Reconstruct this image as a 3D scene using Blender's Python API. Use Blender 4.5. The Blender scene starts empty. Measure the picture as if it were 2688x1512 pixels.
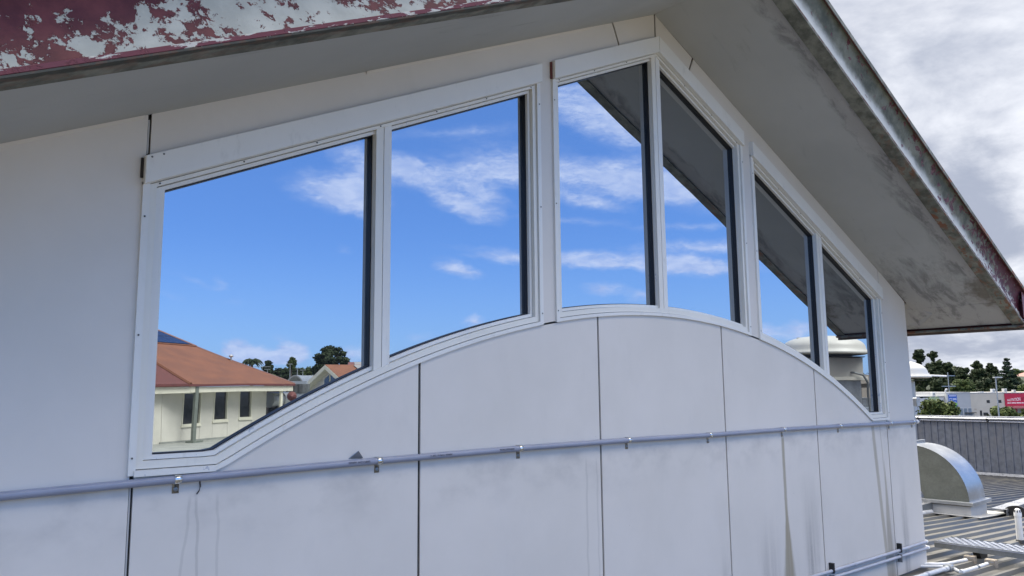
import bpy, bmesh, math, random
from mathutils import Vector, Matrix
random.seed(7)
S = bpy.context.scene
COL = S.collection
# ------------------------------------------------------------------ camera
CAM = Vector((-0.83034, -2.93650, 0.0))
CR = Vector((0.75038066, -0.66092979, -0.01003387))
CU = Vector((-0.07863686, -0.10433098, 0.99142891))
CF = Vector((0.65631175, 0.74316005, 0.13026139))
FPX = 2044.48
cd = bpy.data.cameras.new("camera"); co = bpy.data.objects.new("camera", cd); COL.objects.link(co)
m = Matrix((CR, CU, -CF)).transposed().to_4x4(); m.translation = CAM
co.matrix_world = m
cd.sensor_width = 36.0; cd.lens = FPX / 2688 * 36.0; cd.clip_start = 0.05; cd.clip_end = 3000
S.camera = co
# ------------------------------------------------------------------ sun, sky, exposure
SUN_DIR = Vector((0.26, 0.50, 0.83)).normalized()          # towards the sun, high up behind bright cloud
EL = math.asin(SUN_DIR.z); AZ = math.atan2(SUN_DIR.x, SUN_DIR.y)
sl = bpy.data.lights.new("sun", 'SUN'); so = bpy.data.objects.new("sun", sl); COL.objects.link(so)
sl.energy = 3.0; sl.angle = math.radians(28); sl.color = (1.0, 0.95, 0.86)
so.rotation_euler = SUN_DIR.to_track_quat('Z', 'Y').to_euler()
S.view_settings.view_transform = 'Standard'; S.view_settings.look = 'None'
S.view_settings.exposure = 1.0; S.view_settings.gamma = 1.0
S.view_settings.use_curve_mapping = False

class NT:
    """small helper to write node trees"""
    def __init__(s, tree): s.t = tree; s.n = tree.nodes; s.l = tree.links
    def new(s, typ, **kw):
        nd = s.n.new(typ)
        for k, v in kw.items(): setattr(nd, k, v)
        return nd
    def put(s, sock, v):
        if isinstance(v, bpy.types.NodeSocket): s.l.new(v, sock)
        elif v is not None: sock.default_value = v
    def math(s, op, a, b=None, c=None, clamp=False):
        nd = s.new('ShaderNodeMath', operation=op); nd.use_clamp = clamp
        for i, v in enumerate((a, b, c)):
            if v is not None: s.put(nd.inputs[i], v)
        return nd.outputs[0]
    def vm(s, op, a, b=None):
        nd = s.new('ShaderNodeVectorMath', operation=op); s.put(nd.inputs[0], a)
        if b is not None: s.put(nd.inputs[1], b)
        return nd.outputs['Value'] if op in ('LENGTH', 'DOT_PRODUCT') else nd.outputs[0]
    def sep(s, v): nd = s.new('ShaderNodeSeparateXYZ'); s.put(nd.inputs[0], v); return nd.outputs
    def comb(s, x, y, z):
        nd = s.new('ShaderNodeCombineXYZ')
        for i, v in enumerate((x, y, z)): s.put(nd.inputs[i], v)
        return nd.outputs[0]
    def noise(s, vec, scale=5, detail=4, rough=.5, dist=0, color=False):
        nd = s.new('ShaderNodeTexNoise'); s.put(nd.inputs['Vector'], vec)
        nd.inputs['Scale'].default_value = scale; nd.inputs['Detail'].default_value = detail
        nd.inputs['Roughness'].default_value = rough; nd.inputs['Distortion'].default_value = dist
        return nd.outputs['Color' if color else 'Fac']
    def ramp(s, v, lo, hi, a=0., b=1., smooth=True):
        nd = s.new('ShaderNodeMapRange'); nd.interpolation_type = 'SMOOTHSTEP' if smooth else 'LINEAR'
        s.put(nd.inputs[0], v)
        for i, x in enumerate((lo, hi, a, b)): s.put(nd.inputs[i + 1], x)
        return nd.outputs[0]
    def mix(s, f, a, b, mode='MIX'):
        nd = s.new('ShaderNodeMix', data_type='RGBA', blend_type=mode)
        s.put(nd.inputs[0], f)
        for i, v in ((6, a), (7, b)):
            if isinstance(v, tuple) and len(v) == 3: v = v + (1.,)
            s.put(nd.inputs[i], v)
        return nd.outputs[2]
    def mapping(s, v, loc=(0, 0, 0), rot=(0, 0, 0), scale=(1, 1, 1), typ='POINT'):
        nd = s.new('ShaderNodeMapping', vector_type=typ); s.put(nd.inputs[0], v)
        nd.inputs[1].default_value = loc; nd.inputs[2].default_value = rot; nd.inputs[3].default_value = scale
        return nd.outputs[0]
    def bump(s, h, strength=.3, dist=.01):
        nd = s.new('ShaderNodeBump'); s.put(nd.inputs['Height'], h)
        nd.inputs['Strength'].default_value = strength; nd.inputs['Distance'].default_value = dist
        return nd.outputs[0]

W = bpy.data.worlds.new("World"); S.world = W; W.use_nodes = True
n = NT(W.node_tree); n.n.clear()
d = n.new('ShaderNodeTexCoord').outputs['Generated']
dx, dy, dz = n.sep(d)
sky = n.new('ShaderNodeTexSky'); sky.sky_type = 'NISHITA'; sky.sun_disc = False
sky.sun_elevation = EL; sky.sun_rotation = AZ; sky.air_density = 1.0; sky.dust_density = .6; sky.ozone_density = 1.6
blue = n.mix(.30, n.mix(1.0, sky.outputs[0], (.56, .83, 1.36, 1.0), 'MULTIPLY'), (2.0, 4.4, 9.6, 1.0))
az = n.math('ARCTAN2', dy, dx); el = n.math('ARCSINE', dz)
ae0 = n.comb(az, el, 0.)
# ragged edges: bend the (azimuth, elevation) coordinates by noise before reading the clouds
w1 = n.vm('SUBTRACT', n.noise(n.mapping(ae0, scale=(1, 1.6, 1)), 26, 5, .62, color=True), (.5, .5, .5))
w1 = n.vm('MULTIPLY', w1, (.036, .018, 0))
ae = n.vm('ADD', ae0, w1)
CLOUDS = [(-1.0715, 0.2484, -0.169, 0.0475, 0.0188, 1.0), (-1.0471, 0.2887, -0.475, 0.0374, 0.016, 0.7), (-1.0439, 0.247, -0.138, 0.0252, 0.0199, 0.9), (-0.9960, 0.2800, -0.20, 0.0320, 0.0150, 0.65), (-0.9450, 0.2640, -0.33, 0.0430, 0.0140, 0.62), (-0.8900, 0.2720, -0.10, 0.0450, 0.0120, 0.45), (-0.9078, 0.2348, -0.34, 0.0389, 0.0112, 1.0), (-0.8791, 0.2499, -0.428, 0.0259, 0.0102, 0.7), (-0.9183, 0.1562, -0.26, 0.0247, 0.0076, 1.0), (-0.8954, 0.0884, -0.006, 0.0102, 0.0071, 0.9), (-1.1898, 0.0500, 0.006, 0.0150, 0.0105, 1.7), (-1.1669, 0.0472, 0.005, 0.0130, 0.0090, 1.3), (-1.1228, 0.0500, 0.003, 0.0150, 0.0110, 1.7), (-1.1390, 0.0470, 0.003, 0.0100, 0.0080, 1.3), (-1.1435, 0.0386, 0.0, 0.0616, 0.0060, 0.3), (-1.0481, 0.045, -0.002, 0.0196, 0.0079, 0.8), (-1.135, 0.0692, 0.01, 0.0104, 0.0059, 0.3), (-1.2071, 0.1304, -0.33, 0.0073, 0.0076, 0.35), (-1.2376, 0.1325, -0.331, 0.027, 0.0042, 0.25), (-1.2631, 0.1141, -0.338, 0.0198, 0.0042, 0.2), (-1.1873, 0.1085, 0.027, 0.0161, 0.0039, 0.2), (-0.6203, 0.1512, -0.1, 0.0365, 0.0099, 0.9), (-0.5312, 0.0651, -0.032, 0.0161, 0.0106, 1.0), (-0.4945, 0.0677, -0.036, 0.0157, 0.0105, 1.0), (-0.7286, 0.1268, -0.027, 0.0228, 0.0071, 0.7), (-0.6835, 0.1169, -0.03, 0.015, 0.007, 0.6), (-0.8304, 0.171, -0.018, 0.0568, 0.0041, 0.45), (-1.0602, 0.178, -0.325, 0.0099, 0.005, 0.3), (-0.8657, 0.285, -0.022, 0.1257, 0.013, 0.55), (-0.9023, 0.3294, 0.074, 0.0951, 0.0078, 0.35), (-0.8497, 0.3072, -0.018, 0.0632, 0.0109, 0.4), (-0.7433, 0.3607, -0.377, 0.0779, 0.0243, 0.75), (-0.7025, 0.3248, -0.39, 0.0617, 0.0195, 0.6), (-0.7353, 0.2646, -0.119, 0.1122, 0.019, 0.85), (-0.7463, 0.2375, -0.207, 0.0412, 0.007, 0.7), (-0.6336, 0.2521, -0.277, 0.079, 0.0196, 0.75), (-0.7174, 0.1659, -0.078, 0.1486, 0.0071, 0.7), (-0.7075, 0.1555, -0.077, 0.1382, 0.0051, 0.75), (-0.6108, 0.2013, -0.028, 0.0581, 0.0044, 0.45), (-0.5972, 0.1759, -0.026, 0.0855, 0.0079, 0.7), (-0.7727, 0.2156, -0.101, 0.072, 0.004, 0.35), (-0.5123, 0.161, -0.606, 0.0279, 0.0143, 0.5), (-0.9664, 0.0674, -0.003, 0.0151, 0.0061, 0.3)]
field = None
for (a0, e0, rot, ra, re, st) in CLOUDS:
    g = n.new('ShaderNodeTexGradient', gradient_type='SPHERICAL')
    n.l.new(n.mapping(ae, (a0, e0, 0), (0, 0, rot), (ra * 1.7, re * 1.7, 1), 'TEXTURE'), g.inputs[0])
    field = n.math('MULTIPLY_ADD', g.outputs['Fac'], st * 1.25, field if field is not None else 0.0)
streak = n.noise(n.mapping(ae, scale=(5, 22, 1)), 2.2, 6, .62, .4)
fine = n.noise(n.mapping(ae, scale=(8, 22, 1)), 4.5, 5, .62, .3)
wisp = n.noise(n.mapping(ae0, (.3, .1, 0), (0, 0, .25), (20, 46, 1)), 4.0, 5, .66, .6)
field = n.math('MULTIPLY', field, n.math('MULTIPLY_ADD', n.math('ADD', n.math('MULTIPLY', streak, .7), n.math('ADD', fine, n.math('MULTIPLY', wisp, .8))), 1.15, -0.62))
# a little high cirrus everywhere, so that the blue half of the sky goes on as it starts
cir = n.ramp(n.noise(n.mapping(ae, scale=(3, 14, 1)), 2.0, 7, .6, .5), .56, .86, 0., .45)
cir = n.math('MULTIPLY', cir, n.ramp(el, .28, .55))
cmask = n.math('MAXIMUM', n.ramp(field, .0, 1.0, 0., .9), cir)
shade = n.ramp(n.noise(n.mapping(ae, (0, .012, 0), scale=(8, 18, 1)), 5, 4, .55), .3, .7)
ccol = n.mix(shade, (4.4, 5.4, 8.2, 1), (6.3, 7.0, 9.0, 1))
blue = n.mix(n.ramp(el, .22, .0, 0., .28), blue, (4.6, 6.6, 9.6, 1.0))      # paler towards the horizon
bl = n.mix(cmask, blue, ccol)
# the overcast half of the sky, towards the sun
dn = n.math('ADD', n.math('MAXIMUM', dz, -0.05), .22)
pl = n.comb(n.math('DIVIDE', dx, dn), n.math('DIVIDE', dy, dn), 0.)
o1 = n.noise(n.mapping(pl, (.35, .2, 0), (0, 0, .5), (1, 1.25, 1)), 1.15, 7, .56, .5)
o2 = n.noise(n.mapping(pl, (3.1, 1.7, 0)), 3.6, 6, .6, .2)
ov = n.math('ADD', n.math('MULTIPLY', o1, .72), n.math('MULTIPLY', o2, .28))
ov = n.ramp(ov, .41, .61)
# overcast brightens towards the zenith; extra gain added above the view lights the wall
ocol = n.mix(ov, (2.35, 2.6, 3.25, 1), (5.2, 5.35, 5.75, 1))
ocol = n.mix(1.0, ocol, n.comb(n.ramp(dz, .36, .72, .95, 4.1), n.ramp(dz, .36, .72, .95, 3.7), n.ramp(dz, .36, .72, .95, 3.05)), 'MULTIPLY')
tr = n.noise(n.mapping(pl, scale=(1, 1, 1)), 1.3, 5, .6)
side = n.math('MULTIPLY_ADD', n.math('MAXIMUM', n.math('SUBTRACT', dz, .40), 0.0), 2.6, dy)  # overcast carried overhead, out of view, for whiter light on the wall
omask = n.ramp(n.math('ADD', side, n.math('MULTIPLY_ADD', tr, .5, -.25)), -.22, .16)
full = n.mix(omask, bl, ocol)
bg = n.new('ShaderNodeBackground'); n.l.new(full, bg.inputs[0]); bg.inputs[1].default_value = 0.1
n.l.new(bg.outputs[0], n.new('ShaderNodeOutputWorld').inputs[0])
W.cycles.sampling_method = 'MANUAL'; W.cycles.sample_map_resolution = 512

# ------------------------------------------------------------------ materials
def new_mat(name):
    mt = bpy.data.materials.new(name); mt.use_nodes = True
    t = NT(mt.node_tree); t.n.clear()
    b = t.new('ShaderNodeBsdfPrincipled'); o = t.new('ShaderNodeOutputMaterial'); t.l.new(b.outputs[0], o.inputs[0])
    return mt, t, b
def pbr(name, base, rough=.6, metal=0., var=.10, vscale=4., bump=0., bscale=60., spec=.5, stretch=(1, 1, 1), dirt=None, dscale=1.5, damt=.4):
    mt, t, b = new_mat(name)
    pos = t.mapping(t.new('ShaderNodeNewGeometry').outputs['Position'], scale=stretch)
    f = t.noise(pos, vscale, 5, .6)
    c0 = tuple(max(0, v * (1 - var)) for v in base) + (1,); c1 = tuple(min(1, v * (1 + var)) for v in base) + (1,)
    col = t.mix(t.ramp(f, .3, .7), c0, c1)
    if dirt:
        dm = t.ramp(t.noise(pos, dscale, 6, .65), .48, .72, 0., damt)
        col = t.mix(dm, col, dirt + (1,))
    t.put(b.inputs['Base Color'], col)
    t.put(b.inputs['Roughness'], t.ramp(f, .2, .8, max(0, rough - .06), min(1, rough + .06)))
    b.inputs['Metallic'].default_value = metal
    b.inputs['Specular IOR Level'].default_value = spec
    if bump: t.put(b.inputs['Normal'], t.bump(t.noise(pos, bscale, 3, .6), bump, .004))
    return mt

def wall_material():
    mt, t, b = new_mat("fibre_cement_paint")
    P = t.new('ShaderNodeNewGeometry').outputs['Position']
    x, y, z = t.sep(P)
    col = t.mix(t.ramp(t.noise(P, 1.3, 5, .6), .3, .7), (.64, .60, .545, 1), (.69, .645, .59, 1))
    blot = t.ramp(t.noise(t.mapping(P, scale=(1, 1, .5)), 5., 6, .65), .55, .8, 0., .10)
    col = t.mix(blot, col, (.36, .345, .33, 1))
    streak = t.noise(t.mapping(P, scale=(26, 1, 1.1)), 1.0, 6, .65)
    streak2 = t.noise(t.mapping(P, scale=(70, 1, 2.2)), 1.0, 5, .7)
    edge = t.math('MULTIPLY_ADD', t.noise(t.mapping(P, scale=(14, 1, 9)), 1.0, 4, .6), .04, -.02)
    below = lambda zt, soft: t.ramp(z, zt - soft, zt, 1., 0.)
    def band(xc, hw, ztop, zbot=None, kx=0., soft=.55):
        """stain centred on xc (leaning by kx), hw a socket or number"""
        xx = t.math('SUBTRACT', x, t.math('MULTIPLY_ADD', t.math('SUBTRACT', ztop, z), kx, xc))
        dist = t.math('ABSOLUTE', t.math('ADD', xx, t.math('MULTIPLY', edge, .35)))
        hi = hw; lo = t.math('MULTIPLY', hw, 1. - soft)
        mm = t.ramp(dist, lo, hi, 1., 0.)
        mm = t.math('MULTIPLY', mm, below(ztop, .03))
        if zbot is not None: mm = t.math('MULTIPLY', mm, t.ramp(z, zbot, zbot + .25))
        return mm
    # long brown run-off below the sixth saddle, spreading towards the foot
    n1 = band(4.298, .024, -.33)
    w2 = t.math('MAXIMUM', t.math('MULTIPLY', t.math('SUBTRACT', -.76, z), .175), .002)
    n2 = band(4.300, w2, -.76)
    brown = t.math('MAXIMUM', t.math('MULTIPLY', n1, .75), t.math('MULTIPLY', n2, .85))
    # run-off below the right-hand sill end
    n3 = band(5.722, .036, -.30, kx=.10)
    n4 = band(5.86, .012, -.30, kx=.06)
    n5 = band(5.90, t.math('MAXIMUM', t.math('MULTIPLY', t.math('SUBTRACT', -.6, z), .10), .004), -.6)
    brown2 = t.math('MAXIMUM', t.math('MULTIPLY', n3, .6), t.math('MAXIMUM', t.math('MULTIPLY', n4, .35), t.math('MULTIPLY', n5, .6)))
    brown = t.math('MAXIMUM', brown, brown2)
    brown = t.math('MULTIPLY', brown, t.ramp(streak2, .2, .6, .75, 1.))
    col = t.mix(brown, col, (.30, .255, .17, 1))
    # grey mould creeping up from the foot in separate tongues
    mo = None
    for xc, w_, zt in ((3.53, .085, -.86), (4.06, .19, -.74), (4.63, .15, -.50), (4.45, .52, -1.02), (5.15, .22, -1.12), (5.93, .13, -.72), (6.22, .09, -.62), (2.95, .26, -1.12), (3.75, .35, -1.12)):
        q = t.math('ABSOLUTE', t.math('SUBTRACT', t.math('ADD', x, t.math('MULTIPLY', edge, 1.6)), xc))
        q = t.math('MULTIPLY', t.ramp(q, w_, w_ * .15), t.ramp(z, zt, zt - .75))
        mo = q if mo is None else t.math('MAXIMUM', mo, q)
    mo = t.math('MULTIPLY', mo, t.math('ADD', t.ramp(streak, .30, .70, .25, .85), t.ramp(streak2, .50, .75, 0., .35)))
    speck = t.ramp(t.noise(P, 150, 3, .6), .35, .62, .5, 1.)
    mo = t.math('MULTIPLY', t.math('MULTIPLY', mo, speck), .80, clamp=True)
    col = t.mix(mo, col, (.175, .17, .165, 1))
    # two thin drips under the first saddle and a faint one beside them
    wob = t.math('MULTIPLY_ADD', t.noise(t.mapping(P, scale=(.01, 1, 5)), 1.0, 3, .5), .035, -.0175)
    def drip(xc, kx, amt, w=.007):
        xx = t.math('SUBTRACT', t.math('ADD', x, wob), t.math('MULTIPLY_ADD', t.math('SUBTRACT', -.34, z), kx, xc))
        return t.math('MULTIPLY', t.math('MULTIPLY', t.ramp(t.math('ABSOLUTE', xx), w * .4, w, 1., 0.), below(-.35, .05)), amt)
    dr = t.math('MAXIMUM', t.math('MAXIMUM', drip(.205, -.09, .22), drip(.222, .05, .3)), t.math('MAXIMUM', drip(.30, .03, .2), t.math('MAXIMUM', drip(2.28, .0, .22, .01), drip(2.36, .01, .18, .008))))
    col = t.mix(dr, col, (.29, .275, .25, 1))
    # soft pale wash-downs and a patchy darker band under the conduit
    wash = t.math('MULTIPLY', t.ramp(t.noise(t.mapping(P, scale=(3.3, 1, .12)), 1.0, 3, .5), .52, .7), below(-.25, .3))
    col = t.mix(t.math('MULTIPLY', wash, .10), col, (.62, .60, .585, 1))
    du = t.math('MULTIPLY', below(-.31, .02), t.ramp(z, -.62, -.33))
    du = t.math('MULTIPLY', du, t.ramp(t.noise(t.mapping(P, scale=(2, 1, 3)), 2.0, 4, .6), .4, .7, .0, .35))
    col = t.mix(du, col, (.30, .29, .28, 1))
    # scuffs and little pits
    pit = t.ramp(t.noise(P, 38, 2, .5), .765, .79, 0., .6)
    col = t.mix(pit, col, (.25, .24, .23, 1))
    t.put(b.inputs['Base Color'], col)
    b.inputs['Roughness'].default_value = .62; b.inputs['Specular IOR Level'].default_value = .25
    hb = t.math('ADD', t.noise(P, 240, 2, .6), t.math('MULTIPLY', t.noise(P, 6, 3, .5), .6))
    t.put(b.inputs['Normal'], t.bump(hb, .10, .003))
    return mt

def soffit_material():
    mt, t, b = new_mat("soffit_paint")
    P = t.new('ShaderNodeNewGeometry').outputs['Position']; x, y, z = t.sep(P)
    col = t.mix(t.ramp(t.noise(P, 1.1, 4, .6), .3, .7), (.42, .425, .415, 1), (.47, .475, .462, 1))
    # damp: near the outer edge on the right slope and all over the eave corner
    ed = t.math('MULTIPLY', t.ramp(y, -.46, -.69), t.ramp(x, 2.9, 3.3))
    corner = t.math('MULTIPLY', t.ramp(x, 5.5, 6.7), 1.0)
    lft = t.math('MULTIPLY', t.math('MULTIPLY', t.ramp(y, -.48, -.68), t.ramp(x, 1.6, 1.0)), .35)
    zone = t.math('MAXIMUM', t.math('MAXIMUM', ed, corner), lft)
    along = t.mapping(P, rot=(0, .4275, 0))
    nz = t.noise(t.mapping(along, scale=(.55, 2.6, 1)), 3.0, 8, .70, .5)
    dm = t.ramp(t.math('MULTIPLY_ADD', zone, .38, nz), .58, .90, 0., .85)
    col = t.mix(dm, col, (.19, .188, .185, 1))
    nz2 = t.noise(t.mapping(along, (1.3, .4, 0), scale=(.6, 2.4, 1)), 3.4, 8, .68, .4)
    pl = t.ramp(t.math('MULTIPLY_ADD', zone, .30, nz2), .68, .76, 0., .70)
    col = t.mix(pl, col, (.45, .44, .43, 1))
    rim = t.math('MULTIPLY', t.ramp(t.math('MULTIPLY_ADD', zone, .26, nz2), .69, .712), t.ramp(t.math('MULTIPLY_ADD', zone, .26, nz2), .73, .714))
    col = t.mix(t.math('MULTIPLY', rim, .25), col, (.16, .16, .16, 1))
    br = t.math('MULTIPLY', t.ramp(t.noise(t.mapping(along, (5, 2, 0)), 2.1, 6, .65), .52, .68), corner)
    col = t.mix(t.math('MULTIPLY', br, .85), col, (.15, .13, .10, 1))
    t.put(b.inputs['Base Color'], col); b.inputs['Roughness'].default_value = .75; b.inputs['Specular IOR Level'].default_value = .2
    t.put(b.inputs['Normal'], t.bump(t.math('ADD', t.noise(P, 120, 2, .6), t.math('MULTIPLY', nz2, 1.5)), .12, .004))
    return mt

def barge_material(name, side):
    """flaking maroon paint over a pale undercoat; side -1 = left slope, +1 = right slope"""
    mt, t, b = new_mat(name)
    P = t.new('ShaderNodeNewGeometry').outputs['Position']; x, y, z = t.sep(P)
    a = math.atan(.456)
    u = t.math('ADD', t.math('MULTIPLY', x, math.cos(a)), t.math('MULTIPLY', z, -side * math.sin(a)))
    d_ = t.math('SUBTRACT', z, t.math('MULTIPLY_ADD', t.math('ABSOLUTE', t.math('SUBTRACT', x, 3.01)), -.456, 2.39))
    uv = t.comb(u, t.math('MULTIPLY', d_, .95), side * 3.3)
    big = t.noise(uv, 4.2, 3, .5, .2)
    med = t.noise(uv, 19., 9, .72, .3)
    cell = t.new('ShaderNodeTexVoronoi'); cell.feature = 'F1'; cell.inputs['Scale'].default_value = 34
    t.put(cell.inputs['Vector'], t.vm('ADD', uv, t.vm('MULTIPLY', t.noise(uv, 20, 4, .6, color=True), (.05, .05, .05))))
    cv = t.sep(cell.outputs['Color'])[0]
    f = t.math('ADD', t.math('MULTIPLY', med, .76), t.math('ADD', t.math('MULTIPLY', big, .36), t.math('MULTIPLY', cv, .10)))
    if side < 0:
        # more bare towards the lower edge and from x = -.3 on
        bias = t.math('ADD', t.ramp(d_, .02, .21, .07, -.06, smooth=False), t.ramp(x, -.55, .05, -.05, .015))
        bias = t.math('ADD', bias, t.ramp(x, .2, .7, 0., -.06))
        thr = .622
        mcol = t.mix(t.ramp(t.noise(uv, 14, 5, .6), .35, .7), (.070, .016, .022, 1), (.115, .030, .034, 1))
    else:
        bias = t.math('ADD', t.ramp(x, 5.4, 6.9, .15, -.09), t.ramp(d_, .05, .3, .05, -.005, smooth=False))
        thr = .595
        mcol = t.mix(t.ramp(t.noise(uv, 14, 5, .6), .35, .7), (.07, .016, .024, 1), (.105, .03, .042, 1))
    g = t.math('ADD', f, bias)
    bare = t.ramp(g, thr, thr + .012)
    if side > 0:
        # scattered islands of maroon left on the bare metal, more of them down the slope
        isl = t.math('ADD', t.noise(t.comb(u, t.math('MULTIPLY', d_, 1.3), 7.), 10, 6, .64, .4), t.ramp(x, 3.4, 6.6, -.03, .045))
        isl = t.math('ADD', isl, t.ramp(d_, .08, .2, -.03, .02))
        bare = t.math('MULTIPLY', bare, t.ramp(isl, .612, .600))
    und = t.mix(t.ramp(t.noise(uv, 9, 6, .6), .35, .7), (.31, .32, .285, 1), (.40, .405, .36, 1))
    if side > 0: und = t.mix(.45, und, (.66, .66, .64, 1))
    crack = t.ramp(t.noise(uv, 60, 4, .7), .66, .72, 0., .35)
    und = t.mix(crack, und, (.25, .25, .23, 1))
    if side > 0:
        # mottled grey-green over the upper half of the right-hand board
        up = t.ramp(t.math('ADD', d_, t.math('MULTIPLY_ADD', t.noise(uv, 10, 5, .6), .10, -.05)), .10, .19)
        mottle = t.mix(t.ramp(t.noise(uv, 7, 6, .65), .35, .68), (.085, .088, .066, 1), (.20, .195, .145, 1))
        und = t.mix(up, und, mottle)
        rs = t.ramp(t.noise(t.comb(t.math('MULTIPLY', u, 3.), d_, 0.), 18, 4, .6), .63, .70, 0., .8)
        und = t.mix(t.math('MULTIPLY', rs, t.ramp(d_, .12, .03)), und, (.16, .075, .06, 1))
    # the turned lip at the bottom has its own flaking
    lipf = t.noise(t.comb(t.math('MULTIPLY', u, 1.0), t.math('MULTIPLY', d_, 4.), 1.), 9, 7, .66)
    lb = t.ramp(t.math('ADD', lipf, t.ramp(x, -.6, .6, -.03, .05)), .56, .575)
    lipc = t.mix(lb, (.155, .05, .06, 1), (.52, .50, .44, 1))
    if side > 0: lipc = t.mix(t.ramp(t.noise(uv, 13, 5, .6), .35, .6), (.25, .25, .21, 1), (.12, .06, .045, 1))
    lip = t.ramp(d_, .016, .019, 1., 0.)
    worn = t.math('MULTIPLY', t.ramp(g, thr - .022, thr), t.ramp(t.noise(uv, 30, 4, .6), .40, .65))
    mcol = t.mix(t.math('MULTIPLY', worn, .75), mcol, (.20, .095, .09, 1))
    col = t.mix(bare, mcol, und); col = t.mix(lip, col, lipc)
    t.put(b.inputs['Base Color'], col)
    t.put(b.inputs['Roughness'], t.ramp(bare, 0, 1, .50, .66)); b.inputs['Specular IOR Level'].default_value = .22
    t.put(b.inputs['Normal'], t.bump(t.math('ADD', t.ramp(g, thr - .02, thr + .012, 1., 0.), t.math('MULTIPLY', t.noise(uv, 40, 4, .6), .3)), .55, .004))
    return mt

def underside_material():
    mt, t, b = new_mat("barge_underside_grime")
    P = t.new('ShaderNodeNewGeometry').outputs['Position']; x, y, z = t.sep(P)
    col = t.mix(t.ramp(t.noise(P, 9, 7, .65), .33, .68), (.085, .088, .070, 1), (.235, .235, .195, 1))
    wet = t.ramp(t.math('ADD', y, t.math('MULTIPLY_ADD', t.noise(P, 7, 5, .6), .07, -.035)), -.752, -.766)
    col = t.mix(t.math('MULTIPLY', wet, t.ramp(x, 3.1, 2.9, .0, .85)), col, (.035, .034, .026, 1))
    ru = t.ramp(t.noise(t.mapping(P, rot=(0, .43, 0), scale=(1, 2, 1)), 15, 6, .62), .50, .57, 0., .9)
    ru = t.math('MULTIPLY', ru, t.math('MAXIMUM', t.math('MULTIPLY', t.ramp(x, 4.2, 5.0), t.ramp(t.noise(P, 2.5, 2), .4, .55)), t.ramp(x, 2., 1., 0., .25)))
    col = t.mix(ru, col, (.21, .075, .035, 1))
    t.put(b.inputs['Base Color'], col); b.inputs['Roughness'].default_value = .8
    t.put(b.inputs['Normal'], t.bump(t.noise(P, 45, 5, .65), .5, .004))
    return mt

def frame_material(name, base, wear):
    mt, t, b = new_mat(name)
    P = t.new('ShaderNodeNewGeometry').outputs['Position']; x, y, z = t.sep(P)
    col = t.mix(t.ramp(t.noise(P, 2.5, 5, .6), .3, .7), tuple(v * .95 for v in base) + (1,), base + (1,))
    gr = t.ramp(t.noise(t.mapping(P, scale=(9, 9, 3)), 2.0, 6, .68), .56, .74, 0., .22)
    col = t.mix(gr, col, (.34, .32, .27, 1))
    if wear:
        low = t.ramp(z, .1, -.25)
        ww = t.ramp(t.math('MULTIPLY_ADD', low, .05, t.noise(P, 16, 8, .66, .3)), .655, .67, 0., .85)
        col = t.mix(ww, col, (.42, .44, .49, 1))
    t.put(b.inputs['Base Color'], col); b.inputs['Roughness'].default_value = .42; b.inputs['Specular IOR Level'].default_value = .4
    return mt

def glass_material():
    """solar-reflective glazing: a grey-blue mirror with a dark body"""
    mt, t, b = new_mat("mirror_glass")
    t.n.remove(b)
    out = [q for q in t.n if q.type == 'OUTPUT_MATERIAL'][0]
    gl = t.new('ShaderNodeBsdfGlossy'); gl.inputs['Color'].default_value = (.42, .455, .50, 1); gl.inputs['Roughness'].default_value = 0.
    P = t.new('ShaderNodeNewGeometry').outputs['Position']
    t.put(gl.inputs['Normal'], t.bump(t.noise(P, 2.2, 1, .4), 1.0, .0006))
    di = t.new('ShaderNodeBsdfDiffuse'); di.inputs['Color'].default_value = (.012, .013, .014, 1)
    ad = t.new('ShaderNodeAddShader'); t.l.new(gl.outputs[0], ad.inputs[0]); t.l.new(di.outputs[0], ad.inputs[1])
    t.l.new(ad.outputs[0], out.inputs[0])
    return mt

def metal_roof_material(name, base, rough, metal, dirt):
    mt, t, b = new_mat(name)
    P = t.new('ShaderNodeNewGeometry').outputs['Position']
    st = t.noise(t.mapping(P, scale=(1.2, 9, 9)), 1.0, 6, .62)
    sp = t.noise(P, 1.4, 6, .65)
    col = t.mix(t.ramp(st, .3, .7), tuple(v * .78 for v in base) + (1,), tuple(v * 1.15 for v in base) + (1,))
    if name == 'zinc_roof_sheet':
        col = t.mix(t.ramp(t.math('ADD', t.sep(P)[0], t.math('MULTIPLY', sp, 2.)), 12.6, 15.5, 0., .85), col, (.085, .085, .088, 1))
    dm = t.ramp(t.math('ADD', t.math('MULTIPLY', sp, .6), t.math('MULTIPLY', st, .5)), .50, .72, 0., .8)
    col = t.mix(dm, col, dirt + (1,))
    t.put(b.inputs['Base Color'], col)
    t.put(b.inputs['Metallic'], t.ramp(dm, 0, 1, metal, metal * .35))
    t.put(b.inputs['Roughness'], t.ramp(st, .3, .7, rough - .07, rough + .1))
    t.put(b.inputs['Normal'], t.bump(t.noise(P, 30, 4, .6), .08, .004))
    return mt

def galv_material(name, base=(.42, .44, .46), rough=.38, metal=.75):
    mt, t, b = new_mat(name)
    P = t.new('ShaderNodeNewGeometry').outputs['Position']
    v = t.new('ShaderNodeTexVoronoi'); v.inputs['Scale'].default_value = 45; t.put(v.inputs['Vector'], P)
    sp = t.sep(v.outputs['Color'])[0]
    f = t.math('ADD', t.math('MULTIPLY', sp, .14), t.math('MULTIPLY', t.noise(P, 3.5, 6, .65), .80))
    col = t.mix(t.ramp(f, .3, .75), tuple(q * .8 for q in base) + (1,), tuple(q * 1.12 for q in base) + (1,))
    t.put(b.inputs['Base Color'], col); b.inputs['Metallic'].default_value = metal
    t.put(b.inputs['Roughness'], t.ramp(f, .2, .8, rough - .08, rough + .10))
    return mt

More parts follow.
